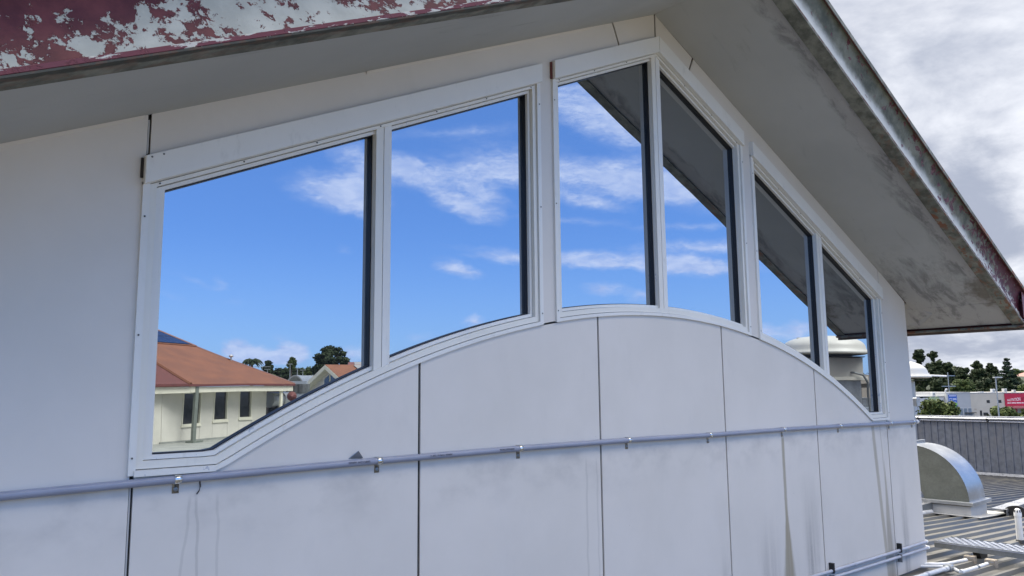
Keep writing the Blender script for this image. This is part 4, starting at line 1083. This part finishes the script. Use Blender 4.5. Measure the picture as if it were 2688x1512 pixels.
for i, (nm, lab, x, y, w, h, dep, mt, kind, n_) in enumerate([
    ('gum_tree', 'tallest gum with an open leafy head just right of the wall corner', 262, 122, 270, 290, 205, 'leaf', 'round', 1500),
    ('gum_tree', 'narrow upright gum crown beside the tallest gum', 487, 158, 165, 175, 200, 'leaf', 'round', 900),
    ('broad_tree', 'broad dark tree below the tallest gum', 500, 315, 350, 420, 195, 'leaf', 'mass', 2200),
    ('broad_tree', 'dark tree with a ragged top right of the broad gum', 775, 335, 235, 420, 198, 'leaf', 'mass', 1800),
    ('broad_tree', 'low rounded dark tree in the middle of the tree line', 1040, 420, 280, 420, 202, 'leaf', 'mass', 2000),
    ('gum_tree', 'gum with a ball shaped crown on bare limbs in the tree line', 1340, 345, 195, 165, 208, 'leaf', 'round', 900),
    ('broad_tree', 'dark spreading tree under the ball crowned gum', 1390, 470, 370, 420, 200, 'leaf', 'mass', 2200),
    ('gum_tree', 'thin trunked gum with a flat airy crown left of the pine', 1585, 395, 170, 150, 204, 'leaf', 'umbrella', 700),
    ('gum_tree', 'small slender gum between flat crowned gum and the pine', 1690, 450, 110, 200, 200, 'leaf', 'round', 600),
    ('pine_tree', 'tall layered pine standing above the right end of the tree line', 1890, 285, 430, 640, 190, 'pine', 'pine', 2400),
    ('broad_tree', 'dense dark tree in the back row between broad gum and ball gum', 820, 430, 560, 520, 222, 'leaf', 'mass', 2600),
    ('broad_tree', 'dense dark tree in the back row behind the flat crowned gum', 1480, 500, 560, 460, 223, 'leaf', 'mass', 2600),
    ('broad_tree', 'dense dark tree filling the gap under the narrow gum', 430, 500, 520, 500, 216, 'leaf', 'mass', 2400),
    ('broad_tree', 'dense dark tree in the second row left of the ball gum', 930, 520, 470, 480, 218, 'leaf', 'mass', 2400),
    ('broad_tree', 'dense dark tree in the second row under the slender gum', 1640, 590, 480, 420, 216, 'leaf', 'mass', 2400),
    ('broad_tree', 'dense dark tree in the second row right of the pine', 2030, 620, 420, 380, 217, 'leaf', 'mass', 2000),
    ('broad_tree', 'dark tree directly behind the white fan cowl', 230, 480, 420, 520, 190, 'leaf', 'mass', 2200),
    ('broad_tree', 'dark tree behind the left roof end of the grey shop', 640, 600, 380, 380, 186, 'leaf', 'mass', 1800),
    ('broad_tree', 'green tree above the roof of the cream shop', 1060, 700, 460, 300, 182, 'leaf2', 'mass', 1800),
    ('broad_tree', 'dark tree behind the cream shop left of the lamp head', 1480, 690, 420, 300, 184, 'leaf', 'mass', 1800),
    ('broad_tree', 'dark tree behind the red store roof under the pine', 1800, 720, 360, 260, 180, 'leaf', 'mass', 1500),
    ('broad_tree', 'yellow green tree at the right edge above the red sign', 2170, 790, 240, 200, 178, 'bush', 'mass', 1000),
    ('broad_tree', 'distant green tree left of the pink tiled house', 2060, 478, 220, 240, 290, 'leaf2', 'mass', 1100),
    ('broad_tree', 'distant green tree behind the pink tiled house', 2260, 520, 260, 200, 300, 'leaf2', 'mass', 1100)]):
    px_tree(nm, lab, x, y, w, h, dep, M[mt], w_, n=int(n_ * 3.6), size=.34 if dep < 250 else .5, kind=kind, group=GT, seed=i)
for i, (lab, x, y, w, h, dep) in enumerate([('round light green bush in front of the green shop', 560, 1085, 760, 420, 98), ('wide light green bush at the foot of the street lamp', 1790, 1215, 560, 300, 96), ('light green bush at the right edge below the red awning', 2260, 1250, 260, 260, 97), ('dark bush between the big bush and the shopfront', 880, 1180, 200, 320, 104)]):
    px_tree('bush', lab, x, y, w, h, dep, M['bush' if i != 3 else 'leaf2'], w_, n=2600 if i < 2 else 900, size=.26, kind='mass', group='bushes before the shops', seed=40 + i)

# ------------------------------------------------------------------ what stands behind the camera and shows in the windows
GY = .058
def mat_(px, py, depth):
    p = at(px, py, depth); return Vector((p.x, 2 * GY - p.y, p.z))
e_ = lambda x, y, dep: mat_(600 + x / 6.44, 880 + y / 6.44, dep)
FO = Vector((11.707, -38.354, 0)); FD = Vector((.84408, -.53622, 0)); FN = Vector((.53622, .84408, 0))
def fp(t, o, z): return FO + FD * t + FN * o + Vector((0, 0, z))
def fbox(t0, t1, o0, o1, z0, z1, nm, mt, par, bevel=0):
    return MB().prism([fp(t0, o0, z0), fp(t1, o0, z0), fp(t1, o1, z0), fp(t0, o1, z0)], (0, 0, z1 - z0)).build(nm, mt, par, bevel=bevel)
ZB = -2.5
PV = thing('hipped_building', 'cream building with a terracotta hipped roof reflected in the leftmost pane', 'building')
wins = [(2.21, 3.66, -1.61, .02), (4.68, 5.95, -1.50, .06), (7.02, 8.26, -1.42, .09)]
WT = .16
segs = [(.72, 2.21), (3.66, 4.68), (5.95, 7.02), (8.26, 9.75)]
for a, b in segs: fbox(a + .004, b - .004, -.2, 0, ZB, WT + .2, 'wall_panel', M['cream_wall'], PV)
for (a, b, z0, z1) in wins:
    fbox(a + .010, b - .010, -.2, -.004, ZB, z0, 'wall_panel', M['cream_wall'], PV)
    fr = MB()
    for (t0, t1, za, zc_) in ((a, a + .07, z0, WT), (b - .07, b, z0, WT), (a + .07, b - .07, z0, z0 + .08), (a + .07, b - .07, z1, WT)):
        fr.prism([fp(t0, -.12, za), fp(t1, -.12, za), fp(t1, .025, za), fp(t0, .025, za)], (0, 0, zc_ - za))
    fr = fr.build('window', M['cream_trim'], PV)
    MB().prism([fp(a + .07, -.10, z0 + .08), fp(b - .07, -.10, z0 + .08), fp(b - .07, -.09, z0 + .08), fp(a + .07, -.09, z0 + .08)], (0, 0, z1 - z0 - .08)).build('pane', M['window_dark'], fr)
    fbox(a - .06, b + .06, .0, .06, z0 - .09, z0 - .002, 'window_sill', M['cream_trim'], PV)
# wall facet left of the corner, turned away
c25 = math.radians(24); LD = -(FD * math.cos(c25)) - FN * math.sin(c25); LN = FN * math.cos(c25) - FD * math.sin(c25)
k0 = fp(.70, 0, ZB)
for i in range(4):
    a = k0 + LD * (i * 1.1 + .005); b = k0 + LD * ((i + 1) * 1.1 - .005)
    MB().prism([a, b, b - LN * .2, a - LN * .2], (0, 0, WT + .2 - ZB)).build('wall_panel', M['cream_wall'], PV)
MB().prism([fp(9.75, -.2, ZB), fp(9.75, -10, ZB), fp(9.6, -10, ZB), fp(9.6, -.2, ZB)], (0, 0, WT + .2 - ZB)).build('side_wall', M['cream_wall'], PV)
fbox(.75, 9.7, -.20, -.205, ZB, WT, 'wall_backing', M['dark'], PV)
fbox(.6, 9.8, .0, .05, ZB, ZB + .10, 'base_trim', M['conc'], PV)
# eave beam, gutter, post
fbox(1.62, 11.2, .78, .90, .07, .37, 'eave_beam', M['cream_trim'], PV)
q0 = fp(1.60, .90, 0)
MB().prism([q0 + Vector((0, 0, .05)), q0 + LD * 5 + Vector((0, 0, .05)), q0 + LD * 5 - LN * .12 + Vector((0, 0, .05)), q0 - LN * .12 + Vector((0, 0, .05))], (0, 0, .31)).build('eave_beam', M['cream_trim'], PV)
fbox(1.5, 11.30, .88, 1.0, .385, .485, 'gutter', M['maroon'], PV)
q1 = fp(1.5, 1.0, .385)
MB().prism([q1, q1 + LD * 5, q1 + LD * 5 - LN * .12, q1 - LN * .12], (0, 0, .10)).build('gutter', M['maroon'], PV)
fbox(1.5, 11.1, -.2, .78, .30, .325, 'eave_soffit', M['cream_trim'], PV)
fbox(1.98, 2.22, .80, .93, -2.55, .36, 'post', M['green_post'], PV)
fbox(1.80, 2.55, .62, 1.10, -2.5, -2.40, 'post_base', M['green_post'], PV)
fbox(10.0, 10.22, .70, .80, -2.5, .07, 'post', M['cream_trim'], PV)
# roof: front slope, left facet, upper tier with solar panels
ev = lambda t, o: fp(t, o, .485 + .47 * (.95 - o))
fs = [ev(1.5, .98), ev(11.3, .98), ev(8.15, -4.0), ev(1.72, -4.0)]
MB().prism(fs, (0, 0, .03)).build('roof_slope', M['terra'], PV)
MB().prism([ev(11.3, .98), fp(11.3, -12, .47), fp(8.15, -9, 2.82), ev(8.15, -4.0)], (0, 0, .03)).build('roof_slope', M['terra'], PV)
hA, hB = ev(1.5, .98), ev(1.72, -4.0)
lA = q1 + LD * 6; lA = Vector((lA.x, lA.y, .485)); lB = hB + LD * 5.0
mb = MB(); nr = 60
def lerp(a, b, t): return a + (b - a) * t
rows = []
for k in range(nr * 4 + 1):
    u_ = k / (nr * 4); hh = .03 if k % 4 in (1, 2) else 0
    rows.append([lerp(hA, lA, u_) + Vector((0, 0, hh)), lerp(hB, lB, u_) + Vector((0, 0, hh))])
mb.loft(rows, closed=False); mb.build('ribbed_roof_slope', M['maroon'], PV)
MB().tube([hA + Vector((0, 0, .03)), hB + Vector((0, 0, .03))], .10, 6).build('hip_cap', M['terra'], PV)
MB().tube([ev(11.3, .98) + Vector((0, 0, .02)), ev(8.15, -4.0) + Vector((0, 0, .02))], .07, 6).build('hip_cap', M['maroon'], PV)
ut = [fp(8.15, -4.0, 2.815), fp(-6, -4.0, 2.815), fp(-6, -5.6, 3.80), fp(6.40, -5.6, 3.80)]
MB().prism(ut, (0, 0, .03)).build('upper_roof_slope', M['maroon'], PV)
MB().tube([fp(8.2, -3.98, 2.85), fp(-6, -3.98, 2.85)], .06, 6).build('ridge_flashing', M['terra'], PV)
MB().tube([fp(8.15, -4, 2.85), fp(6.40, -5.6, 3.84)], .08, 6).build('hip_cap', M['maroon'], PV)
MB().prism([fp(6.40, -5.6, 3.80), fp(-6, -5.6, 3.8), fp(-6, -9, 2.8), fp(8.15, -9, 2.8)], (0, 0, .03)).build('upper_roof_slope', M['maroon'], PV)
for r in range(2):
    for k in range(8):
        f0, f1 = .06 + r * .45, .06 + r * .45 + .42
        tr_edge = lambda f: lerp(Vector((7.85, 0, 0)), Vector((6.15, 0, 0)), f).x
        tb0 = tr_edge(f0) - 1.25 * k; tb1 = tr_edge(f1) - 1.25 * k
        P = lambda t, f: fp(t, -4.0 - 1.6 * f, 2.875 + .985 * f)
        pn = MB().prism([P(tb0, f0), P(tb0 - 1.2, f0), P(tb1 - 1.2, f1), P(tb1, f1)], (0, 0, .03))
        pn.build('solar_panel', M['solar'], PV)
VB = thing('roof_whirly', 'small metal cowl on the hip of the reflected terracotta roof', 'vent')
hp = ev(9.15, -2.3); MB().tube([hp, hp + Vector((0, 0, .28))], .05, 8).build('pipe', M['pole'], VB); MB().lathe([(0, .42), (.13, .36), (.15, .30), (.10, .24), (0, .24)], hp, 12).build('cowl', M['flash'], VB)

XD = thing('exhaust_duct', 'fat galvanised duct drum beside the reflected cream building', 'duct')
mbx = MB(); ctr = fp(10.75, .15, -.45); ad = (FD * .97 + FN * .22).normalized()
mbx.tube([ctr - ad * .75, ctr + ad * .75], .44, 28); mbx.build('drum', M['galv'], XD, smooth=40)
MB().tube([ctr + ad * .12, ctr + ad * .19], .47, 28).build('drum_band', M['galv_dark'], XD, smooth=40)
MB().tube([ctr + ad * .75, ctr + ad * 1.25], .38, 24).build('duct_neck', M['galv_dark'], XD, smooth=40)
MB().prism([ctr - ad * .4 + FN * .3 + Vector((0, 0, -.78)), ctr + ad * .4 + FN * .3 + Vector((0, 0, -.78)), ctr + ad * .4 - FN * .3 + Vector((0, 0, -.78)), ctr - ad * .4 - FN * .3 + Vector((0, 0, -.78))], (0, 0, .40)).build('cradle', M['black'], XD)
MB().tube([ctr + Vector((0, 0, -1.9)), ctr + Vector((0, 0, -.85))], .10, 8).build('stand', M['pole'], XD)
DS = thing('satellite_dish', 'round maroon dish aerial seen beyond the duct drum in the glass', 'dish')
dc = e_(1052, 1040, 40); dn_ = Vector((-.35, .9, .25)).normalized(); da = dn_.orthogonal().normalized(); db = dn_.cross(da)
rings = []
for r, off in ((.25, .0), (.19, -.035), (.12, -.06), (.03, -.075)):
    rings.append([dc + da * r * math.cos(t) + db * r * math.sin(t) + dn_ * off for t in [2 * math.pi * k / 24 for k in range(24)]])
MB().loft(rings).build('dish', M['maroon'], DS, smooth='all')
MB().tube([dc - dn_ * .14, dc - dn_ * .25 + Vector((0, 0, -.2)), Vector((dc.x, dc.y, -2.5)) - dn_ * .2], .04, 8).build('mast', M['pole'], DS)

# second gable building further back
GH = thing('gable_house', 'pale gabled building with pointed window and solar panels reflected beside the cream one', 'building')
pk = e_(1638, 520, 55); ea = e_(1165, 975, 55)
hv = Vector((pk.x - ea.x, pk.y - ea.y, 0)); hl = hv.length; HDv = hv.normalized()
# the gable is turned so that its real half width gives the 24.5 degree pitch
half = (pk.z - ea.z) / .456
view = Vector((pk.x - CAM.x, 2 * GY - pk.y - CAM.y, 0)).normalized(); view = Vector((view.x, -view.y, 0))
tang = Vector((-view.y, view.x, 0))
if HDv.dot(tang) < 0: tang = -tang
ca = min(1, hl / half); GD = (tang * ca + view * math.sqrt(max(0, 1 - ca * ca)) * -1).normalized()
GNv = Vector((-GD.y, GD.x, 0))
if GNv.dot(view) > 0: GNv = -GNv
def gp(s_, o, z): return Vector((pk.x, pk.y, 0)) + GD * s_ + GNv * o + Vector((0, 0, z))
zp = pk.z; ze = zp - .456 * half
MB().prism([gp(-half + .7, -.5, -2.5), gp(half - .7, -.5, -2.5), gp(half - .7, -.5, zp - .456 * (half - .7) - .25), gp(0, -.5, zp - .25), gp(-half + .7, -.5, zp - .456 * (half - .7) - .25)], -GNv * 14).build('wall', M['grey_wall'], GH)
for sg in (-1, 1):
    MB().prism([gp(0, 0, zp), gp(sg * half, 0, ze), gp(sg * half, -16, ze), gp(0, -16, zp)], (0, 0, .06)).build('roof_slope', M['terra'], GH)
    MB().prism([gp(0, -.01, zp - .30), gp(sg * half, -.01, ze - .30), gp(sg * half, -.9, ze - .30), gp(0, -.9, zp - .30)], (0, 0, .03)).build('eave_soffit', M['cream_trim'], GH)
    MB().prism([gp(0, .02, zp - .28), gp(sg * half, .02, ze - .28), gp(sg * half, .02, ze + .03), gp(0, .02, zp + .03)], -GNv * .04).build('barge_board', M['cream_trim'], GH)
for sg in (-1, 1):
    a, b = sorted((sg * .07, sg * .88))
    wv = MB().prism([gp(a, -.49, zp - 2.3), gp(b, -.49, zp - 2.3), gp(b, -.49, zp - .55 - .456 * abs(b)), gp(a, -.49, zp - .55 - .456 * abs(a))], GNv * .05).build('window', M['cream_trim'], GH)
    a += .06; b -= .06
    MB().prism([gp(a, -.435, zp - 2.22), gp(b, -.435, zp - 2.22), gp(b, -.435, zp - .63 - .456 * abs(b)), gp(a, -.435, zp - .63 - .456 * abs(a))], GNv * .02).build('pane', M['solar'], wv)
for sg in (1, -1):
    for k in range(3):
        for r in range(1):
            P = lambda s_, o: gp(sg * s_, o, zp - .456 * s_ + .10)
            o0 = -2.2 - k * 1.75
            MB().prism([P(.25, o0), P(1.7, o0), P(1.7, o0 - 1.65), P(.25, o0 - 1.65)], (0, 0, .04)).build('solar_panel', M['grey_tile'], GH)
MB().box(pk.x + 3.2, pk.x + 3.9, pk.y - 2.5, pk.y - 1.9, zp - 1.7, zp - 1.15).build('skylight', M['tilt_white'], GH)
BH = thing('brick_house', 'dark red roofed house with grey solar panels at the edge of the left reflection', 'house')
c = e_(2230, 450, 72)
hu = Vector((tang.x, tang.y, 0)); hvw = Vector((view.x, view.y, 0))      # along and away from the glass view
def hq(a_, b_, z_): return Vector((c.x, c.y, 0)) + hu * a_ + hvw * b_ + Vector((0, 0, z_))
MB().prism([hq(-.85, 0, -7), hq(7, 0, -7), hq(7, 7, -7), hq(-.85, 7, -7)], (0, 0, c.z + 5.6)).build('wall', M['brick'], BH)
MB().loft([[hq(-1.05, -.4, c.z - 1.4), hq(7.4, -.4, c.z - 1.4), hq(7.4, 7.4, c.z - 1.4), hq(-1.05, 7.4, c.z - 1.4)], [hq(-.9, 3.2, c.z), hq(7.3, 3.2, c.z), hq(7.3, 3.8, c.z), hq(-.9, 3.8, c.z)]]).build('roof', M['maroon'], BH)
for k in range(3):
    q = lambda a_, f: hq(a_, -.4 + 3.6 * f, c.z - 1.36 + 1.4 * f)
    x = -.25 + k * 1.0
    MB().prism([q(x, .18), q(x + .94, .18), q(x + .80, .92), q(x - .14, .92)], (0, 0, .05)).build('solar_panel', M['grey_tile'], BH)
# carport and low dark yard between the two roofs
CP = thing('carport', 'arched steel carport in the gap between the reflected roofs', 'carport')
c0, c1 = e_(930, 770, 62), e_(1270, 800, 62)
cv = (c1 - c0); cv.z = 0; cl = cv.length; cdv = cv.normalized(); cn = Vector((-cdv.y, cdv.x, 0))
if cn.dot(view) < 0: cn = -cn
rows = []
for k in range(13):
    f = k / 12; base = c0 + cdv * cl * f; zz = c0.z - .35 + .75 * (1 - (2 * f - 1) ** 2)
    rows.append([Vector((base.x, base.y, zz)), Vector((base.x, base.y, zz)) + cn * 9])
mb = MB(); mb.loft(rows, closed=False); ar = mb.build('arched_roof', M['pole'], CP); sd_ = ar.modifiers.new('thick', 'SOLIDIFY'); sd_.thickness = .10
for f in (.02, .5, .98):
    b_ = c0 + cdv * cl * f; MB().tube([(b_.x, b_.y, -7), (b_.x, b_.y, c0.z - .2)], .10, 6).build('post', M['pole'], CP)
MB().prism([c0 + cn * 8 - cdv * 4 + Vector((0, 0, -8)), c1 + cn * 8 + cdv * 5 + Vector((0, 0, -8)), c1 + cn * 8.3 + cdv * 5 + Vector((0, 0, -8)), c0 + cn * 8.3 - cdv * 4 + Vector((0, 0, -8))], (0, 0, 8.1)).build('back_wall', M['dark'], CP)
YD = thing('yard_wall', 'low dark wall with pale panels below the carport in the glass', 'wall')
y0_, y1_ = e_(1050, 900, 52), e_(1330, 900, 52)
yv = (y1_ - y0_); yv.z = 0; yn = Vector((-yv.y, yv.x, 0)).normalized()
MB().prism([Vector((y0_.x, y0_.y, -2.5)), Vector((y1_.x, y1_.y, -2.5)), Vector((y1_.x, y1_.y, -2.5)) + yn * .3, Vector((y0_.x, y0_.y, -2.5)) + yn * .3], (0, 0, 3.2)).build('wall', M['shop_blue'], YD)
for f in (.15, .45, .75):
    q = Vector((y0_.x, y0_.y, 0)) + yv * f
    MB().obox(q + Vector((0, 0, .2)), yv.normalized() * .35, yn * .33, Vector((0, 0, .3))).build('panel', M['galv_dark'], YD)
AW = thing('white_awning', 'white sloping awning roof left of the reflected gable', 'awning')
a0_, a1_ = e_(1235, 705, 68), e_(1430, 705, 68)
dvv = (a1_ - a0_); MB().prism([a0_, a1_, a1_ + cn * 4 * .3 + Vector((.6, -.6, -1.0)), a0_ + dvv * .55 + Vector((.6, -.6, -1.0))], (0, 0, .06)).build('roof', M['tilt_white'], AW)
MB().tube([(a1_.x, a1_.y, -7), (a1_.x, a1_.y, a1_.z)], .08, 6).build('post', M['pole'], AW)
for i, (lab, x, y, dep, arm) in enumerate([('tall lamp post right of the reflected terracotta roof', 1020, 492, 75, 40), ('short lamp post nearest the reflected gable', 1240, 602, 80, 45), ('twin armed lamp post above the reflected terracotta roof edge', 560, 548, 90, 130), ('small lamp post low over the reflected terracotta roof', 648, 592, 95, 45), ('thin mast right of the tallest reflected lamp post', 1145, 565, 78, 20)]):
    l_ = thing('lamp_post', lab, 'street lamp', group='lamp posts seen in the windows')
    q = e_(x, y, dep); MB().tube([(q.x, q.y, -7), (q.x, q.y, q.z)], .07, 6, taper=.04).build('pole', M['pole'], l_)
    aw_ = arm / 6.44 * dep / FPX
    MB().obox((q.x, q.y, q.z + .04), tang * aw_, view * .10, Vector((0, 0, .03))).build('lamp_arm', M['pole'], l_)

# beige building, air conditioner and fence bits in the rightmost pane
vz_ = lambda x, y, dep: mat_(2200 + x / 7.2417, 920 + y / 7.2417, dep)
BB = thing('beige_building', 'beige rendered parapet building behind the reflected roof fan', 'building')
b0 = vz_(300, 470, 34); b1 = vz_(760, 462, 34); bv = b1 - b0; bv.z = 0; bl = bv.length; bd = bv.normalized(); bn = Vector((-bd.y, bd.x, 0))
if bn.dot(Vector((b0.x - CAM.x, b0.y - CAM.y, 0))) < 0: bn = -bn
def bp(t_, o, z): return Vector((b0.x, b0.y, 0)) + bd * t_ + bn * o + Vector((0, 0, z))
def bbox(t0, t1, o0, o1, z0, z1, nm, mt): return MB().prism([bp(t0, o0, z0), bp(t1, o0, z0), bp(t1, o1, z0), bp(t0, o1, z0)], (0, 0, z1 - z0)).build(nm, mt, BB)
kz = 34 / (7.2417 * FPX)
ztop = b0.z
bbox(-3, 7, 0, 8, ztop - 165 * kz, ztop, 'parapet', M['beige']); bbox(-3, 7, .25, 8, ztop - 240 * kz, ztop - 165 * kz, 'shadow_gap', M['timber']); bbox(-3, 7, .05, 8, -7, ztop - 240 * kz, 'wall', M['beige'])
AC = thing('rooftop_unit', 'grey air conditioning unit below the beige parapet in the glass', 'air conditioner')
u0 = vz_(405, 905, 20); u1 = vz_(590, 905, 20); uv_ = u1 - u0; uv_.z = 0; ud = uv_.normalized(); ul = uv_.length; un = Vector((-ud.y, ud.x, 0))
if un.dot(Vector((u0.x - CAM.x, u0.y - CAM.y, 0))) < 0: un = -un
ku = 20 / (7.2417 * FPX)
def up_(t_, o, z): return Vector((u0.x, u0.y, 0)) + ud * t_ + un * o + Vector((0, 0, z))
MB().prism([up_(0, 0, u0.z - 165 * ku), up_(ul * 1.3, 0, u0.z - 165 * ku), up_(ul * 1.3, .9, u0.z - 165 * ku), up_(0, .9, u0.z - 165 * ku)], (0, 0, 165 * ku)).build('case', M['galv_dark'], AC)
MB().prism([up_(.03, -.01, u0.z - 140 * ku), up_(ul * .75, -.01, u0.z - 140 * ku), up_(ul * .75, -.004, u0.z - 140 * ku), up_(.03, -.004, u0.z - 140 * ku)], (0, 0, 105 * ku)).build('louvre', M['galv'], AC)
MB().prism([up_(-.3, -.3, -2.1), up_(ul * 1.4, -.3, -2.1), up_(ul * 1.4, 1.0, -2.1), up_(-.3, 1.0, -2.1)], (0, 0, u0.z - 165 * ku + 2.1 - .002)).build('plinth', M['shop_blue'], AC)
MB().prism([up_(-.16, -.2, -2.1), up_(-.01, -.2, -2.1), up_(-.01, .0, -2.1), up_(-.16, .0, -2.1)], (0, 0, u0.z + 240 * ku + 2.1)).build('riser_duct', M['black'], AC)

GM = 'trees reflected in the windows'
for i, (nm, lab, x, y, w, h, dep, mt, kind, n_) in enumerate([
    ('conifer_tree', 'dark bushy tree just right of the reflected palm', 655, 430, 220, 340, 110, 'leaf', 'round', 1100),
    ('conifer_tree', 'lone tufted tree rising over the reflected carport', 1050, 362, 195, 230, 105, 'leaf2', 'round', 800),
    ('broad_tree', 'dark spreading tree under the lone tufted tree', 1050, 560, 400, 240, 108, 'leaf', 'mass', 1500),
    ('fig_tree', 'big domed fig tree with open layers behind the reflected gable', 1745, 190, 680, 450, 100, 'leaf', 'umbrella', 3200),
    ('broad_tree', 'dark tree at the left foot of the reflected fig tree', 1480, 520, 190, 200, 102, 'leaf', 'round', 800),
    ('broad_tree', 'low dark tree left of the lone tufted tree', 830, 565, 420, 260, 112, 'leaf', 'mass', 900),
    ('broad_tree', 'low far trees between lone tree and reflected fig', 1290, 545, 340, 240, 125, 'leaf2', 'mass', 1000),
    ('broad_tree', 'low shrubby tree just over the reflected terracotta hip', 700, 680, 220, 160, 95, 'leaf2', 'mass', 700)]):
    px_tree(nm, lab, x, y, w, h, dep, M[mt], e_, n=int(n_ * 2.2), size=.24, kind=kind, group=GM, seed=70 + i)
q = vz_(430, 372, 120)
tree('broad_tree', 'distant trees over the reflected beige parapet', q, 12, 4.5, -7, M['leaf'], n=1200, size=.4, kind='mass', group=GM, seed=95)
# palm
PT = thing('palm_tree', 'dark palm tree above the reflected terracotta roof', 'tree', group=GM)
pc = e_(385, 430, 95); rnd = random.Random(5); fr = MB(); k_ = 95 / FPX / 6.44
for i in range(30):
    a = 6.283 * i / 30 + rnd.uniform(-.1, .1); upw = rnd.uniform(.1, 1.2); L_ = 215 * k_ * rnd.uniform(.75, 1.05)
    prev = None
    for s_ in range(9):
        f = s_ / 8; r_ = L_ * f * (1 - .18 * upw * f); z_ = L_ * (upw * .75 * f - (.55 + .35 * upw) * f * f)
        p = pc + Vector((math.cos(a) * r_, math.sin(a) * r_, z_))
        if prev is not None:
            sd2 = Vector((-math.sin(a), math.cos(a), 0)) * (.34 * (1 - f * .75)); dr = Vector((0, 0, -.30 * (1 - .6 * f)))
            fr.quad(prev, p, p + sd2 + dr, prev + sd2 + dr); fr.quad(prev, p, p - sd2 + dr, prev - sd2 + dr)
        prev = p
fr.build('fronds', M['palm'], PT)
MB().tube([(pc.x, pc.y, -7), (pc.x + .2, pc.y, -3), (pc.x, pc.y, pc.z)], .26, 8, taper=.18).build('trunk', M['bark'], PT)

# ------------------------------------------------------------------ move every thing's Empty to its base
bpy.context.view_layer.update()
def subtree(o):
    out = [o]
    for c in o.children: out += subtree(c)
    return out
for o in [o for o in list(COL.objects) if o.parent is None and o.type == 'EMPTY']:
    pts = []
    for c in subtree(o):
        if c.type == 'MESH':
            pts += [c.matrix_world @ Vector(b) for b in c.bound_box]
    if not pts: continue
    base = Vector(((min(p.x for p in pts) + max(p.x for p in pts)) / 2, (min(p.y for p in pts) + max(p.y for p in pts)) / 2, min(p.z for p in pts)))
    o.location = base
    for c in o.children: c.location = c.location - base
